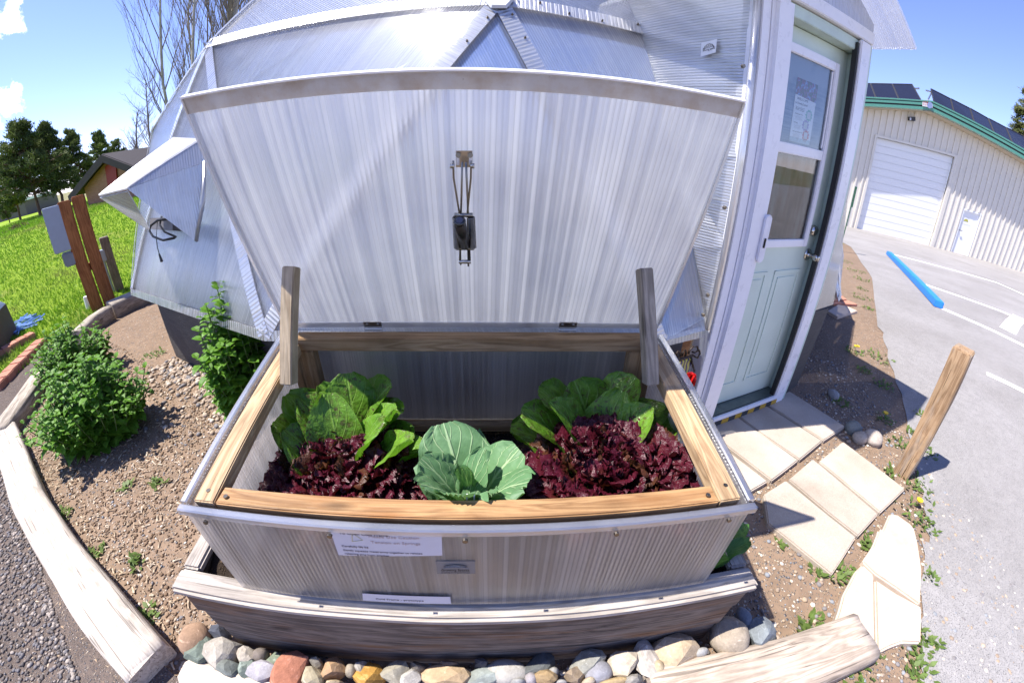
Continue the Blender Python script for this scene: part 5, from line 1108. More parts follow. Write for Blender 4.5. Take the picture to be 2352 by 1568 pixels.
bush((192, 868), (165, 750), (130, 862), (250, 862), 130, 'farther leafy green shrub behind another one in the left bed')
bush((240, 1000), (195, 842), (140, 985), (320, 985), 180, 'nearer leafy green shrub in the left bed')
bush((590, 948), (545, 688), (505, 985), (650, 930), 120, 'tall leafy green shrub between the dome wall and the cold frame', .085)
# weeds: small rosettes on the dirt and the asphalt edge
M_weed = bush_mat('weed_leaf', (.09, .15, .035), (.15, .21, .055)); M_yel = plain('dandelion', (.75, .50, .02), .7)
def weed(px, r_, label, fl=0):
    c_ = G(*px); t = thing('weed', c_, label, 'weed', 'small weeds on bare ground'); b = MB()
    for k in range(int(16+r_*260)):
        a = random.random()*2*pi; rr = r_*random.random()**.6; p = c_+Vector((math.cos(a)*rr, math.sin(a)*rr, .004)); b_ = random.random()*2*pi; L_ = random.uniform(.02, .045); f = Vector((math.cos(b_), math.sin(b_), random.uniform(.15, .9))).normalized(); s_ = f.cross(Vector((0, 0, 1))).normalized()*L_*.25
        b.add([p, p+f*L_*.5+s_, p+f*L_, p+f*L_*.5-s_], [(0, 1, 2), (0, 2, 3)])
    b.build('leaves', M_weed, t)
    for k in range(fl):
        q = c_+Vector((random.uniform(-r_, r_)*.3, random.uniform(-r_, r_)*.3, .05)); MB().tube([q, q+Vector((0, 0, .008))], [.016, .019], 10).build('flower', M_yel, t)
WD = [(r2(650, 665), .16, 'weed tuft at the foot of the green stake'), (r2(690, 830), .22, 'weed patch between the stake and the dome corner'), (r2(790, 920), .26, 'largest weed patch left of the blue timber'), (r2(860, 1000), .16, 'weed patch below the largest one beside the asphalt'), (r2(865, 1090), .10, 'weed beside the dry grass tuft'), (r2(860, 1165), .17, 'weed patch right of the pink bricks'), (r2(915, 1265), .09, 'weed right of the small flagstone'),
      (r3(805, 100), .10, 'dandelion weed with two blooms above the door shadow', 2), (r3(1020, 150), .15, 'weed strip along the asphalt above the door shadow'), (r3(865, 270), .07, 'small weed just outside the door shadow'), (r3(1060, 400), .10, 'weed half in the door shadow by the asphalt'), (r3(660, 555), .09, 'weed inside the door shadow'), (r3(1070, 715), .09, 'dandelion weed with one bloom below the door shadow', 1), (r3(1400, 670), .06, 'weed on the asphalt left of the post middle'), (r3(1215, 940), .09, 'weed between paver and post'), (r3(1320, 840), .04, 'tiny weed left of the post'), (r3(1460, 1030), .07, 'weed in the shadow of the wooden post'), (r3(1150, 1200), .07, 'weed at the outer paver corner near the post'), (r3(1370, 1310), .10, 'weed below the wooden post'), (r3(1325, 1500), .15, 'weed clump with a dandelion above the flagstones', 1), (r4(1420, 110), .08, 'weed right of the top flagstone'),
      (r4(190, 255), .06, 'weed against the lower left paver edge'), (r4(890, 265), .06, 'weed between the pavers and the flagstones'), (r4(650, 575), .05, 'weed at the lowest paver corner'), (r4(745, 575), .05, 'weed left of the lower flagstones'), (r4(480, 580), .05, 'weed below the lower left paver'), (r4(450, 1045), .05, 'weed above the right log'), (r4(360, 1090), .04, 'weed touching the right log'), (r4(960, 1235), .06, 'weed at the log end under the flagstones'), (r4(820, 1450), .08, 'weed below the log end'), (r4(1380, 1330), .07, 'weed at the asphalt edge below the flagstones'), (r4(1470, 1170), .05, 'weed on the asphalt edge beside the flagstones'), (r4(1480, 580), .04, 'weed on the asphalt right of the flagstones'), (r4(1380, 1500), .07, 'weed at the asphalt edge near the lower frame edge'),
      ((362, 1112), .05, 'weed in the middle of the left bed'), ((292, 1118), .04, 'smaller weed in the middle of the left bed'), ((355, 815), .10, 'weed at the foot of the dark knee wall'), ((445, 800), .06, 'weed among the pebbles of the knee wall'), ((312, 1290), .05, 'weed near the long bleached log'), ((220, 1275), .05, 'weed touching the long bleached log'), ((147, 1185), .06, 'weed at the upper inside of the bleached log'), ((345, 1405), .04, 'weed close to the planter on the left')]
for w_ in WD: weed(*w_)
# ------------------------------------------------------------------ steel shed across the yard
def k3(x, y): return ((3300+x*.5103)*2352/4096, (300+y*.5103)*2352/4096)
w0, w1 = G(*k3(245, 1203)), G(*k3(822, 1340)); WE = Vector((.9, -.44, 0)).normalized(); WN = Vector((WE.y, -WE.x, 0))
if WN.dot(-w0) < 0: WN = -WN
zb = w0.z
def WP(px, py, off=0): return onplane(px, py, w0+WN*off, WN)
def wc(px, py): p = WP(px, py)-w0; return p.dot(WE), p.z
def S(e, z, off=0.): return w0+WE*e+WN*off+Vector((0, 0, z))
ek, zk = wc(*k3(765, 292)); er, zr = wc(*k3(1560, 705)); slope = (zk-zr)/(er-ek)
EL, ER = ek-11, ek+11; zl = zk-slope*11
sh = thing('steel_shed', S(ek, 0), 'beige ribbed steel shed with green roof edge and white roll-up door', 'building')
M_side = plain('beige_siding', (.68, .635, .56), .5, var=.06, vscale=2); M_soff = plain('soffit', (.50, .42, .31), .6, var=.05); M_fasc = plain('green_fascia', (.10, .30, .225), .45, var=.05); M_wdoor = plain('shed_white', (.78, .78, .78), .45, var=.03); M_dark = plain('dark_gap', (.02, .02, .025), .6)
M_conc = plain('concrete_apron', (.42, .40, .37), .85)
g0, g1 = 0., wc(*k3(822, 1340))[0]; gt = wc(*k3(1003, 640))[1]
d0, d1 = wc(*k3(982, 1385))[0], wc(*k3(1122, 1415))[0]; dz0 = zb*0; dt = wc(*k3(1065, 1042))[1]
# wall pieces round the openings
def wall(e0, e1, z0, top):
    pts = [S(e0, z0), S(e1, z0)]
    if callable(top):
        if e0 < ek < e1: pts += [S(e1, top(e1)), S(ek, top(ek)), S(e0, top(e0))]
        else: pts += [S(e1, top(e1)), S(e0, top(e0))]
    else: pts += [S(e1, top), S(e0, top)]
    MB().prism(pts, -WN*.12).build('wall', M_side, sh)
rt = lambda e: zk-slope*abs(e-ek)
wall(EL, g0, -1.2, rt); wall(g0+.001, g1-.001, gt, rt); wall(g1, d0, -1.2, rt); wall(d0+.001, d1-.001, dt, rt); wall(d1, ER, -1.2, rt)
rb = MB(); e = EL
while e < ER:
    z0 = -1.2
    if g0-.05 < e < g1+.05: z0 = gt
    if d0-.05 < e < d1+.05: z0 = dt+.02
    rb.prism([S(e-.035, z0), S(e+.035, z0), S(e+.035, rt(e)-.02), S(e-.035, rt(e)-.02)], WN*.045); e += .305
tag(rb.build('siding_ribs', M_side, sh), kind='stuff')
MB().prism([S(EL, -1.2, -9), S(EL, -1.2, -.13), S(EL, rt(EL), -.13), S(EL, rt(EL), -9)], WE*.1).build('wall', M_side, sh)
MB().prism([S(ER, -1.2, -9), S(ER, -1.2, -.13), S(ER, rt(ER), -.13), S(ER, rt(ER), -9)], -WE*.1).build('wall', M_side, sh)
# roll-up door in slats
nsl = 14
for k in range(nsl):
    z0, z1 = -.35+(gt+.35)*k/nsl, -.35+(gt+.35)*(k+1)/nsl
    MB().prism([S(g0+.02, z0+.008, -.10), S(g1-.02, z0+.008, -.10), S(g1-.02, z1-.008, -.10), S(g0+.02, z1-.008, -.10)], -WN*.03).build('door_slat', M_wdoor, sh)
MB().prism([S(g0, -.4, -.131), S(g1, -.4, -.131), S(g1, gt, -.131), S(g0, gt, -.131)], -WN*.02).build('door_backing', M_wdoor, sh)
for e0, e1, z0, z1 in ((g0-.11, g0, -.4, gt+.11), (g1, g1+.11, -.4, gt+.11), (g0+.001, g1-.001, gt, gt+.11)): MB().prism([S(e0, z0, .05), S(e1, z0, .05), S(e1, z1, .05), S(e0, z1, .05)], -WN*.16).build('door_trim', M_side, sh)
# walk-in door
wd = MB().prism([S(d0+.05, -.6, -.05), S(d1-.05, -.6, -.05), S(d1-.05, dt-.06, -.05), S(d0+.05, dt-.06, -.05)], -WN*.05).build('door', M_wdoor, sh)
for e0, e1, z0, z1 in ((d0, d0+.05, -.8, dt), (d1-.05, d1, -.8, dt), (d0+.051, d1-.051, dt-.06, dt)): MB().prism([S(e0, z0, .02), S(e1, z0, .02), S(e1, z1, .02), S(e0, z1, .02)], -WN*.1).build('door_frame', M_wdoor, sh)
hz_ = wc(*k3(1033, 1210))[1]; MB().tube([S(d0+.13, hz_, -.05), S(d0+.13, hz_, .03), S(d0+.25, hz_, .03)], .018, 8).build('lever', M_nickel, wd)
le, lz = wc(*k3(1108, 1150)); M_logo = plain('logo_olive', (.42, .40, .08), .6)
MB().prism([S(le+.13*math.cos(R(a)), lz+.12*math.sin(R(a)), -.048) for a in range(0, 181, 15)], WN*.003).build('door_logo', M_logo, wd)
MB().prism([S(le-.3, lz-.14, -.048), S(le+.3, lz-.14, -.048), S(le+.3, lz-.11, -.048), S(le-.3, lz-.11, -.048)], WN*.002).build('door_lettering', plain('pale_letters', (.70, .70, .62), .6), wd)
MB().prism([S(d0+.05, -.72, -.045), S(d1-.05, -.72, -.045), S(d1-.05, -.58, -.045), S(d0+.05, -.58, -.045)], WN*.01).build('kick_plate', plain('kick_plate', (.40, .25, .30), .4), wd)
# roof, soffit, green fascia
OV = .68
print('WN', WN, 'zk', zk, 'gt', gt, 'SUN.WN', SUNV.dot(WN))
for sg in (-1, 1):
    e1 = ek+sg*11.4; z1 = rt(e1); a, b_ = (ek, zk), (e1, z1)
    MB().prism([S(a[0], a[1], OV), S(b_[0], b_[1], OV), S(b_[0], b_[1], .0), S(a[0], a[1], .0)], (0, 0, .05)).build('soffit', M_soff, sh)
    for z0, z1_, o, mt in ((.0, .17, OV, M_fasc), (.17, .24, OV-.03, M_dark), (.24, .34, OV+.01, M_fasc), (.34, .38, OV-.02, M_dark), (.38, .44, OV+.02, M_fasc)):
        MB().prism([S(a[0], a[1]+z0, o), S(b_[0], b_[1]+z0, o), S(b_[0], b_[1]+z1_, o), S(a[0], a[1]+z1_, o)], -WN*.06).build('fascia', mt, sh)
    MB().prism([S(a[0], a[1]+.40, OV-.05), S(b_[0], b_[1]+.40, OV-.05), S(b_[0], b_[1]+.40, -9), S(a[0], a[1]+.40, -9)], (0, 0, .05)).build('roof', plain('roof_white', (.6, .6, .62), .4), sh)
us = MB().prism([WP(*k3(763, 213), OV+.03), WP(*k3(843, 232), OV+.03), WP(*k3(843, 258), OV+.03), WP(*k3(763, 245), OV+.03)], WN*.02).build('ridge_plate', plain('ridge_white', (.75, .75, .75), .5), sh)
textfit('U S A', WP(*k3(768, 236), OV+.055), WP(*k3(806, 242), OV+.055), .26, plain('sign_red', (.6, .08, .08), .6), us, WN)
lg = WP(*k3(822, 238), OV+.055); MB().prism([lg+WE*.13*math.cos(k*pi/4)+Vector((0, 0, .14*math.sin(k*pi/4))) for k in range(8)], WN*.004).build('ridge_emblem', plain('emblem', (.25, .3, .5), .6), us)
lt = [WP(*k3(x, y), .06) for x, y in ((648, 330), (694, 330), (694, 362), (648, 358))]; fl_ = MB().prism(lt, WN*.18).build('flood_lamp', plain('lamp_black', (.03, .03, .035), .5), sh)
MB().prism([WP(*k3(x, y), .245) for x, y in ((664, 336), (676, 336), (676, 356), (664, 356))], WN*.01).build('lamp_lens', plain('lens', (.55, .58, .7), .3), fl_)
MB().prism([S(g0-.4, -.02, 0.02), S(g1+.2, -.02, .02), S(g1+.2, -.02, .75), S(g0-.4, -.02, .75)], (0, 0, .05)).build('apron', M_conc, sh) if False else None
# solar panels on the roof
M_pv = Mat('solar_cell'); _p = M_pv.bsdf((.012, .012, .02), .18, None, 0, .6); M_pv = M_pv.done(_p)
M_alu = plain('aluminium', (.55, .56, .58), .35, 1)
def pv(q, label, offs=(-.6, -2.2)):
    P_ = [WP(*k3(*q[0]), offs[1]), WP(*k3(*q[1]), offs[1]), WP(*k3(*q[2]), offs[0]), WP(*k3(*q[3]), offs[0])]
    n_ = (P_[1]-P_[0]).cross(P_[3]-P_[0]).normalized(); t = thing('solar_panel', sum(P_, Vector())/4, label, 'solar panel', 'solar panels on the shed roof')
    MB().prism(P_, n_*.04).build('cells', M_pv, t); b = MB()
    for a, c_ in zip(P_, P_[1:]+P_[:1]): b.tube([a, c_], .03, 4)
    b.build('frame', M_alu if False else M_dark, t); MB().tube([P_[3], P_[3]-Vector((0, 0, .5))], .03, 5).build('foot', M_alu, t); MB().tube([P_[2], P_[2]-Vector((0, 0, .5))], .03, 5).build('foot', M_alu, t)
pv([(200, 66), (356, 69), (400, 188), (225, 186)], 'solar panel left of the shed ridge, farthest left'); pv([(360, 69), (526, 72), (578, 192), (405, 189)], 'solar panel left of the shed ridge, middle one'); pv([(530, 72), (683, 75), (755, 201), (582, 193)], 'solar panel left of the shed ridge, next to the ridge')
rr_ = [((828, 110), (855, 227)), ((985, 188), (1013, 300)), ((1137, 263), (1170, 372)), ((1280, 342), (1330, 462)), ((1420, 413), (1470, 535)), ((1560, 482), (1600, 605)), ((1720, 570), (1750, 700))]
for i, (a, c_) in enumerate(zip(rr_[:-1], rr_[1:])):
    pv([(a[0][0]+2, a[0][1]), (c_[0][0]-2, c_[0][1]), (c_[1][0]-2, c_[1][1]), (a[1][0]+2, a[1][1])], 'solar panel right of the shed ridge, number %s from the ridge' % ('one', 'two', 'three', 'four', 'five', 'six')[i], (-.4, -1.6))
tag(MB().tube([WP(*k3(835, 140), -1.5), WP(*k3(805, 200), -.6)], .04, 6).tube([WP(*k3(790, 122), -1.5), WP(*k3(832, 134), -1.5)], .04, 6).tube([WP(*k3(705, 108), -1.8), WP(*k3(738, 106), -1.8)], .05, 6).build('panel_rack', M_alu), 'bare aluminium rack struts at the shed ridge', 'rack')
# ------------------------------------------------------------------ trees
def needle_mat(name, a, c_):
    m = Mat(name); n_ = m.noise(m.coord('Object'), 1.2, 3); n2 = m.noise(m.coord('Object'), 9, 3); k = m.mix(m.rng(n_, .35, .65), a, c_); k = m.mix(1, k, m.ramp(n2, [(.3, (.6,)*3), (.7, (1.3,)*3)]), 'MULTIPLY')
    t = m.n('ShaderNodeBsdfTranslucent'); m.put(t.inputs[0], k); return m.done(m.sh(.2, m.bsdf(k, .7, None, 0, .2), t.outputs[0]))
M_need = needle_mat('pine_needles', (.045, .075, .024), (.14, .17, .045)); M_bark = plain('pine_bark', (.16, .09, .06), .9, var=.4); M_aspen = plain('aspen_bark', (.42, .39, .34), .8, var=.35, vscale=4); M_twig = plain('twig', (.24, .195, .17), .85, var=.2)
def pine(base, top, rad, n, label, cb=.25, seed=1, mat=None, q=.22):
    """trunk with whorls of branches that carry flat sprays of needles, gaps between them"""
    rg = random.Random(seed); base = Vector(base); base.z += mound(base.x, base.y); hh = top-base.z; t = thing('pine_tree', base, label, 'tree', 'pines round the yard'); tr = MB(); cr_ = MB()
    tr.tube([base-Vector((0, 0, .3))]+[base+Vector((rg.uniform(-.1, .1), rg.uniform(-.1, .1), hh*k/6)) for k in range(1, 7)], [.022*hh]+[.020*hh*(1-k/6.4) for k in range(1, 7)], 8)
    nw = max(12, int(n/4))
    for k in range(nw):
        s_ = cb+(1-cb)*(k+rg.uniform(-.3, .3))/nw; f = min(1., max(0., (s_-cb)/(1-cb))); z = base.z+hh*s_; prof = (.62+.38*min(1, f/.22))*(1-.90*f**1.25)
        for b_ in range(rg.randint(5, 7)):
            if rg.random() < .22: continue
            a = rg.random()*2*pi; rm = rad*prof*rg.uniform(.55, 1.12); p0 = Vector((base.x, base.y, z)); p1 = p0+Vector((math.cos(a)*rm, math.sin(a)*rm, rm*rg.uniform(-.25, .45)))
            tr.tube([p0, p1], [.035, .012], 4, False)
            for c__ in range(5):
                e = rg.uniform(.42, 1.04); cc = p0.lerp(p1, e)+Vector((rg.gauss(0, .1), rg.gauss(0, .1), rg.gauss(.05, .06)))*rad*.35; cs = rg.uniform(.14, .26)*(.5+.5*rad)*.62*(1.1-.4*f)
                for l in range(26):
                    d = Vector((rg.gauss(0, 1), rg.gauss(0, 1), rg.gauss(0, .75))); pp = cc+d*cs*.55; u = (Vector((rg.gauss(0, .7), rg.gauss(0, .7), rg.uniform(.1, 1))).normalized())*q*rg.uniform(.6, 1.25); w_ = u.orthogonal().normalized()*q*.16
                    cr_.add([pp-w_, pp+u, pp+w_], [(0, 1, 2)])
    tr.build('trunk', M_bark, t); cr_.build('crown', mat or M_need, t); return t
def placed(px, py, dist, tpx, tpy):
    p = far(px, py, dist); return Vector((p.x, p.y, 0)), height(p, tpx, tpy)
for (bx, by, tx, ty, dist, rad, n, lab, sd_) in ((96, 505, 88, 276, 26, 2.2, 120, 'tallest dark pine at the far left', 1), (150, 500, 145, 274, 27, 1.5, 110, 'slim dark pine just right of the tallest left one', 2), (200, 480, 185, 296, 30, 1.5, 90, 'dark pine directly left of the brick house roof', 3), (252, 440, 250, 297, 36, 1.5, 80, 'dark pine rising behind the brick house', 4), (45, 500, 40, 350, 30, 1.3, 60, 'low pine at the left flank of the tallest one', 5), (14, 490, 14, 437, 45, 1.3, 36, 'tiny far pine at the left frame edge', 6), (285, 430, 280, 315, 40, 1.8, 50, 'short pine right of the brick house roof', 7)):
    b_, tz = placed(bx, by, dist, tx, ty); pine(b_, tz, rad, n, lab, .24, sd_, None, .17)
b_ = WP(2348, 330, -14); pine(Vector((b_.x, b_.y, -1)), height(b_, 2345, 182), 3.0, 110, 'sunlit pine behind the shed at the right frame edge', .3, 11, needle_mat('pine_light', (.07, .09, .025), (.14, .15, .045)), .3)
def bare_tree(px, dist, hgt, label, seed, r0=.10, mat=None, spread=.35, name='bare_tree', cat='tree', levels=3):
    rg = random.Random(seed); p = far(px[0], px[1], dist); base = Vector((p.x, p.y, 0)); t = thing(name, base, label, cat, 'leafless trees behind the dome'); tr = MB(); br = MB()
    def grow(p, d, ln, r_, lv):
        pts = [p]; q = Vector(p); dd = Vector(d)
        for k in range(5):
            dd = (dd+Vector((rg.gauss(0, .07), rg.gauss(0, .07), .07+.05*lv))).normalized(); q = q+dd*ln/5; pts.append(Vector(q))
        (tr if lv == 0 else br).tube(pts, [r_*(1-.72*k/5) for k in range(6)], 6 if lv < 2 else 3, False)
        if lv < levels:
            for k in range((24, 10, 5)[lv]):
                s_ = rg.uniform(.22 if lv == 0 else .15, .98); i = min(4, int(s_*5)); pp = pts[i].lerp(pts[i+1], s_*5-i); a = rg.random()*2*pi; side = dd.orthogonal().normalized(); side.rotate(Matrix.Rotation(a, 3, dd))
                grow(pp, (dd*(1-spread)+side*spread*1.5).normalized(), ln*(.34, .42, .45)[lv]*(1.15-s_*.6)*rg.uniform(.7, 1.2), r_*(.42, .5, .6)[lv]*(1-.6*s_), lv+1)
    grow(base-Vector((0, 0, .2)), Vector((0, 0, 1)), hgt, r0, 0)
    tr.build('trunk', mat or M_aspen, t); br.build('branches', M_twig, t); return t
for px, dist, hgt, lab, sd_ in (((425, 170), 12.5, 10.5, 'second leafless aspen from the left behind the dome', 21), ((466, 60), 14.5, 12.5, 'thick pale leafless aspen behind the dome', 22), ((448, 120), 16.0, 11.0, 'thin leafless aspen left of the thick pale one', 25), ((405, 210), 13.0, 9.5, 'leftmost leafless aspen behind the dome', 27), ((497, 40), 15.5, 12.0, 'dark slender leafless aspen behind the dome', 23), ((519, 20), 14.0, 12.0, 'leafless aspen nearest the dome edge', 24)):
    bare_tree(px, dist, hgt, lab, sd_, .10 if sd_ in (22, 24) else .055, None, .25)
for px, dist, hgt, lab, sd_ in (((318, 380), 24, 4.6, 'low leafless tree before the brick house', 31), ((338, 330), 26, 6.5, 'taller leafless tree right of the brick house', 32)): bare_tree(px, dist, hgt, lab, sd_, .09, M_twig, .5)
# ------------------------------------------------------------------ brick house on the left
hb0 = far(189, 471, 22.5); hb1 = far(262, 463, 20.5); hz0 = -.2; print('HOUSE', hb0, hb1, mound(hb0.x, hb0.y))
HE = Vector((hb1.x-hb0.x, hb1.y-hb0.y, 0)).normalized(); HNn = Vector((HE.y, -HE.x, 0))
if HNn.dot(-hb0) < 0: HNn = -HNn
def HPp(px, py, off=0): return onplane(px, py, hb0+HNn*off, HNn)
def hc(px, py): p = HPp(px, py)-hb0; return p.dot(HE), p.z+hb0.z
def HS(e, z, off=0.): q = hb0+HE*e+HNn*off; return Vector((q.x, q.y, z))
zg = hb0.z; pke, pkz = hc(252, 362); le_, lz_ = hc(180, 448); s_h = (pkz-lz_)/(pke-le_); half = (pke-le_)
ho = thing('brick_house', HS(pke, zg), 'low brick house with dark steep gable and red door panel beyond the lawn', 'building')
def brickmat():
    m = Mat('house_brick'); b = m.n('ShaderNodeTexBrick'); tcn = m.n('ShaderNodeTexCoord'); sx = m.n('ShaderNodeSeparateXYZ'); m.put(sx.inputs[0], tcn.outputs['Object']); cbv = m.n('ShaderNodeCombineXYZ'); m.put(cbv.inputs[0], m.math('ADD', sx.outputs[0], sx.outputs[1])); m.put(cbv.inputs[1], sx.outputs[2]); m.put(b.inputs['Vector'], cbv.outputs[0]); b.inputs['Scale'].default_value = 3.5
    b.inputs['Color1'].default_value = (.36, .17, .105, 1); b.inputs['Color2'].default_value = (.29, .13, .08, 1); b.inputs['Mortar'].default_value = (.26, .2, .16, 1); b.inputs['Mortar Size'].default_value = .012
    return m.done(m.bsdf(b.outputs[0], .9))
M_hb = brickmat(); M_hroof = plain('dark_shingle', (.035, .028, .03), .85, var=.3)
htop = lambda e: pkz-s_h*abs(e-pke)
MB().prism([HS(le_+.6, zg-.6), HS(pke+half-.6, zg-.6), HS(pke+half-.6, htop(pke+half-.6)), HS(pke, pkz), HS(le_+.6, htop(le_+.6))], -HNn*.3).build('wall', M_hb, ho)
MB().prism([HS(le_+.6, zg-.6, -.31), HS(le_+.9, zg-.6, -.31), HS(le_+.9, htop(le_+.9), -.31), HS(le_+.6, htop(le_+.6), -.31)], -HNn*9).build('wall', M_hb, ho)
rd = [HPp(*p, .05) for p in ((242, 382), (268, 378), (272, 425), (250, 425))]; MB().prism([HPp(243, 384, .03), HPp(254, 372, .03), HPp(268, 382, .03), HPp(272, 430, .03), HPp(250, 430, .03)], HNn*.05).build('door', plain('barn_red', (.26, .018, .015), .6), ho)
for sg in (-1, 1):
    e1 = pke+sg*(half+.25); z1 = htop(e1)
    MB().prism([HS(pke, pkz+.08, .3), HS(e1, z1+.08, .3), HS(e1, z1+.08, -9), HS(pke, pkz+.08, -9)], (0, 0, .10)).build('roof', M_hroof, ho)
    MB().prism([HS(pke, pkz-.14, .31), HS(e1, z1-.14, .31), HS(e1, z1+.16, .31), HS(pke, pkz+.16, .31)], HNn*.06).build('barge_board', M_hroof, ho)
# distant roofs, road and shrub
rd_ = far(60, 497, 60); sheet('far_road', [(-60, 18), (-30, 14), (-29, 17), (-60, 22)], .004, plain('road_pink', (.42, .36, .33), .9))
fo = far(62, 478, 70); fh = thing('far_building', (fo.x, fo.y, 0), 'tiny far building with a white roof at the left horizon', 'building')
MB().box((fo.x, fo.y, .8), (7, 5, 1.8)).build('wall', plain('far_wall', (.12, .10, .10), .8), fh); MB().box((fo.x, fo.y, 1.85), (7.5, 5.4, .3)).build('roof', plain('far_roof', (.7, .72, .75), .5), fh)
def scrub(px, dist, rad, label, mat, seed):
    rg = random.Random(seed); p = far(*px, dist); base = Vector((p.x, p.y, 0)); t = thing('scrub_bush', base, label, 'bush'); b = MB(); st = MB()
    for k in range(900):
        d = Vector((rg.gauss(0, 1), rg.gauss(0, 1), abs(rg.gauss(0, .8)))).normalized()*rad*rg.random()**.4; pp = base+Vector((d.x, d.y, d.z*.8)); u = Vector((rg.gauss(0, 1), rg.gauss(0, 1), rg.gauss(0, 1))).normalized()*.14; w = u.orthogonal().normalized()*.05
        b.add([pp-u, pp+u, pp+w], [(0, 1, 2)])
        if k % 20 == 0: st.tube([base, pp], .015, 3, False)
    b.build('foliage', mat, t); st.build('stems', M_twig, t)
scrub((40, 510), 20, 1.0, 'dry brownish bush at the far edge of the lawn', needle_mat('dry_bush', (.12, .10, .05), (.17, .14, .07)), 41)
# ------------------------------------------------------------------ posts with meter boxes by the lawn
M_orange = wood('stained_post', (.25, .082, .024), (.44, .17, .055), None, .6, .8, crack=.2); M_oldpost = wood('old_post', (.14, .11, .09), (.27, .22, .18), None, .85, 1.2)
q1 = G(226, 712); t1 = height(q1, 146, 462); q2 = q1+Vector((.092, .138, 0)); t2 = t1+.02
up1 = thing('utility_post', q1, 'orange stained twin posts with grey meter box at the lawn edge', 'post')
beam('post', q1-Vector((0, 0, .1)), Vector((q1.x, q1.y, t1)), .15, .14, M_orange, up1, up=(.8, -.6, 0), bevel=.012)
beam('post', q2-Vector((0, 0, .1)), Vector((q2.x, q2.y, t2)), .15, .14, M_orange, up1, up=(.8, -.6, 0), bevel=.012)
nrm_ = Vector((-q1.x, -q1.y, 0)).normalized(); sd_v = Vector((nrm_.y, -nrm_.x, 0))
if sd_v.dot(Vector((1, 0, 0))) > 0: sd_v = -sd_v
M_mbox = plain('meter_grey', (.36, .40, .47), .45, var=.06); M_mbox2 = plain('meter_dark', (.22, .24, .27), .45)
zA, zB = height(q1, 120, 474), height(q1, 150, 576)
MB().box((0, 0, 0), (.20, .14, zA-zB), frame((0, 0, 0), sd_v, (0, 0, 1)).to_3x3().to_4x4()).build('meter_box', M_mbox, up1, Matrix.Translation(Vector((q1.x, q1.y, (zA+zB)/2))+sd_v*.155), bevel=.008)
MB().box((0, 0, 0), (.16, .14, .16), frame((0, 0, 0), sd_v, (0, 0, 1)).to_3x3().to_4x4()).build('socket_box', M_mbox2, up1, Matrix.Translation(Vector((q1.x, q1.y, zB-.10))+sd_v*.11), bevel=.015)
beam('cross_rail', q1.lerp(q2, .0)+Vector((0, 0, .52))-nrm_*.08, q2+Vector((0, 0, .52))-nrm_*.08, .04, .09, M_orange, up1)
q3 = G(276, 667); t3 = height(q3, 232, 546); gp = thing('short_post', q3, 'short grey weathered post with conduit behind the orange ones', 'post')
beam('post', q3-Vector((0, 0, .1)), Vector((q3.x, q3.y, t3)), .12, .10, M_oldpost, gp, up=(.8, -.6, 0), bevel=.008)
cq = q3+sd_v*.09+nrm_*.02; MB().tube([cq, cq+Vector((0, 0, t3*.62))], .022, 8).build('conduit', M_mbox, gp); MB().box((0, 0, 0), (.10, .08, .15), frame((0, 0, 0), sd_v, (0, 0, 1)).to_3x3().to_4x4()).build('outlet_box', M_mbox, gp, Matrix.Translation(cq+Vector((0, 0, t3*.70))), bevel=.008)
q4 = G(207, 708); tag(MB().tube([q4, q4+Vector((.0, 0, .16))], [.05, .035], 10).build('pvc_stub', M_whiteedge), 'small white plastic pipe stub beside the orange posts', 'pipe')
# ------------------------------------------------------------------ second small dome at the left frame edge
dk = G(42, 762); c2 = Vector((dk.x-.80, dk.y-1.35, 0)); hk = height(dk, 24, 694); d2 = thing('small_dome', c2, 'corner of a second small dome greenhouse with brown base at the left frame edge', 'greenhouse')
R2_ = (dk-c2).length; a0 = math.atan2(dk.y-c2.y, dk.x-c2.x); M_kb = plain('brown_base', (.10, .065, .045), .8, var=.2)
kp = [c2+Vector((math.cos(a0+k*pi/5), math.sin(a0+k*pi/5), 0))*R2_ for k in range(10)]
hp = [c2+Vector((math.cos(a0+(k+.5)*pi/5)*.66*R2_, math.sin(a0+(k+.5)*pi/5)*.66*R2_, hk+.34*R2_)) for k in range(10)]; tp = c2+Vector((0, 0, hk+.5*R2_))
M_pc2 = polycarb('small_dome_sheet', .02, tint=(.80, .86, .92), haze=.4, gloss=.4, rough=.15)
for k in range(10):
    a, b_ = kp[k], kp[(k+1) % 10]; n_ = Vector((b_.y-a.y, -(b_.x-a.x), 0)).normalized()
    MB().prism([a-Vector((0, 0, .1)), b_-Vector((0, 0, .1)), b_+Vector((0, 0, hk)), a+Vector((0, 0, hk))], -n_*.04).build('base_wall', M_kb, d2)
    A_, B_ = a+Vector((0, 0, hk+.005)), b_+Vector((0, 0, hk+.005))
    for tr_ in ((A_, B_, hp[k]), (hp[k-1], hp[k], A_), (hp[k-1], hp[k], tp)):
        nn_ = (tr_[1]-tr_[0]).cross(tr_[2]-tr_[0]).normalized(); cen = sum(tr_, Vector())/3
        slab('panel', [p+(cen-p)*.02 for p in tr_] if nn_.dot(cen-c2) > 0 else [p+(cen-p)*.02 for p in (tr_[0], tr_[2], tr_[1])], .01, M_pc2, d2, tr_[1]-tr_[0])
tt = MB(); rg = random.Random(5)
for k in range(14):
    p = G(52+rg.uniform(-8, 18), 742+rg.uniform(-10, 12), .02); tt.tube([p+Vector((rg.gauss(0, .12), rg.gauss(0, .12), rg.uniform(0, .03))) for _ in range(5)], .012, 4)
tag(tt.build('blue_twine', plain('blue_plastic', (.16, .30, .62), .5)), 'tangle of blue plastic twine behind the small dome', 'twine')
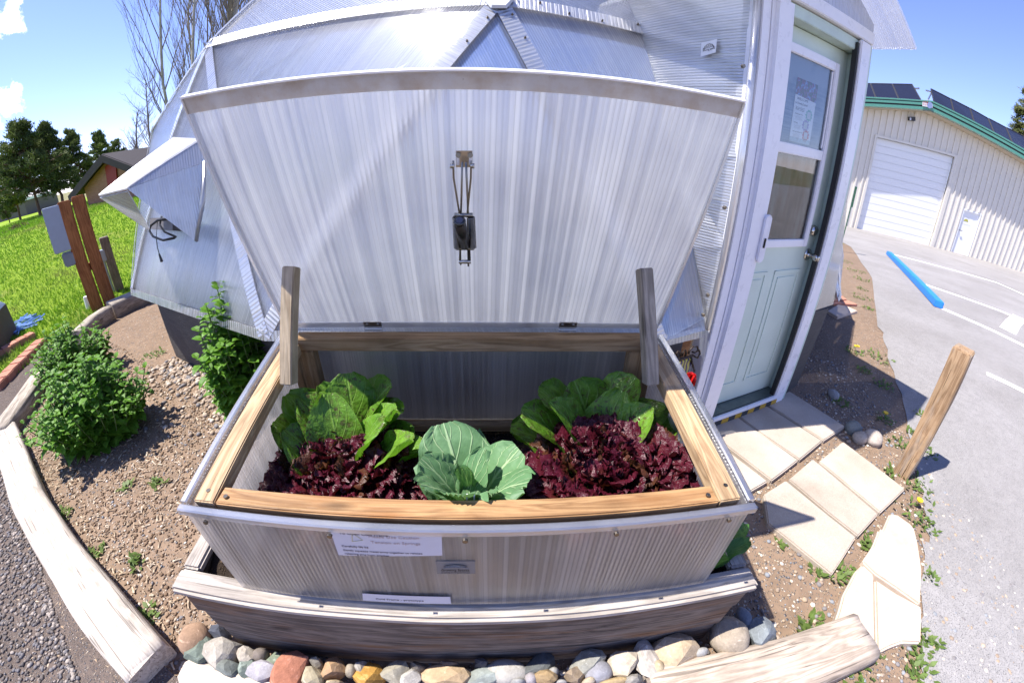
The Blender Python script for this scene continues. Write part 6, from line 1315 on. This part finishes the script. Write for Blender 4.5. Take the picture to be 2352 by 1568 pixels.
# pink brick edging
def edging(pa, pb, n, lab):
    a, b_ = G(*pa), G(*pb); me = None
    for k in range(n):
        p0, p1 = a.lerp(b_, (k+.03)/n), a.lerp(b_, (k+.97)/n); o = beam('edging_brick', p0+Vector((random.uniform(-.01, .01), random.uniform(-.01, .01), .03)), p1+Vector((random.uniform(-.01, .01), random.uniform(-.01, .01), .03)), .15, .09, M_brick, None, bevel=.008)
        tag(o, lab+', %s from its far end' % ('first', 'second', 'third', 'fourth', 'fifth', 'sixth', 'seventh', 'eighth')[k], 'brick', 'pink edging bricks by the gravel path')
edging((100, 792), (-10, 903), 7, 'pink edging brick along the gravel path'); edging((80, 776), (-10, 826), 5, 'pink edging brick at the foot of the small dome')
# ------------------------------------------------------------------ lawn blades
def inpoly(x, y, P_):
    r_ = False; j = len(P_)-1
    for i in range(len(P_)):
        if (P_[i][1] > y) != (P_[j][1] > y) and x < (P_[j][0]-P_[i][0])*(y-P_[i][1])/(P_[j][1]-P_[i][1])+P_[i][0]: r_ = not r_
        j = i
    return r_
def grass_mat():
    m = Mat('grass_blade'); a = m.noise(m.coord('Object'), .6, 4, .6); b = m.noise(m.coord('Object'), 30, 2); c = m.ramp(b, [(.3, (.09, .21, .012)), (.6, (.22, .40, .025)), (.85, (.40, .47, .08))]); c = m.mix(m.rng(a, .52, .70, 0, .8), c, (.30, .25, .10))
    t = m.n('ShaderNodeBsdfTranslucent'); m.put(t.inputs[0], c); return m.done(m.sh(.3, m.bsdf(c, .6, None, 0, .3), t.outputs[0]))
vs = []; fs = []; rg = random.Random(77); n = 0
while n < 75000:
    d = 4.2*(1+5.5*rg.random()**1.6); a = R(rg.uniform(-82, -36)); x, y = math.sin(a)*d, math.cos(a)*d
    if not inpoly(x, y, lawn): continue
    hh = rg.uniform(.02, .055)*(1+d*.05); w = .0045*(1+d*.16); b_ = rg.random()*2*pi; l = len(vs); dx, dy = math.cos(b_)*w, math.sin(b_)*w
    g_ = mound(x, y); vs += [(x-dx, y-dy, g_), (x+dx, y+dy, g_), (x+rg.gauss(0, .025), y+rg.gauss(0, .025), g_+hh)]; fs.append((l, l+1, l+2)); n += 1
me = bpy.data.meshes.new('grass'); me.from_pydata(vs, [], fs); me.materials.append(grass_mat()); me.update()
tag(link(bpy.data.objects.new('grass', me)), 'bright green lawn grass beyond the left bed', 'grass', kind='stuff')
dn = MB()
for px in ((130, 592), (262, 832), (208, 866), (212, 872), (296, 1120)): pass
for px in ((264, 745), (300, 1500)): pass
fl_ = MB()
for px in ((262, 1295), ): pass
for i, px in enumerate(((205, 762), (216, 748), (262, 700), (128, 984-420))):
    q = G(*px); 
    tag(MB().tube([q+Vector((0, 0, .05)), q+Vector((0, 0, .06))], [.028, .033], 8).build('dandelion_flower', M_yel), ('yellow dandelion nearest the far shrub', 'yellow dandelion in the grass above the far shrub', 'yellow dandelion at the orange posts', 'yellow dandelion far up the lawn')[i], 'flower', 'dandelions in the lawn')
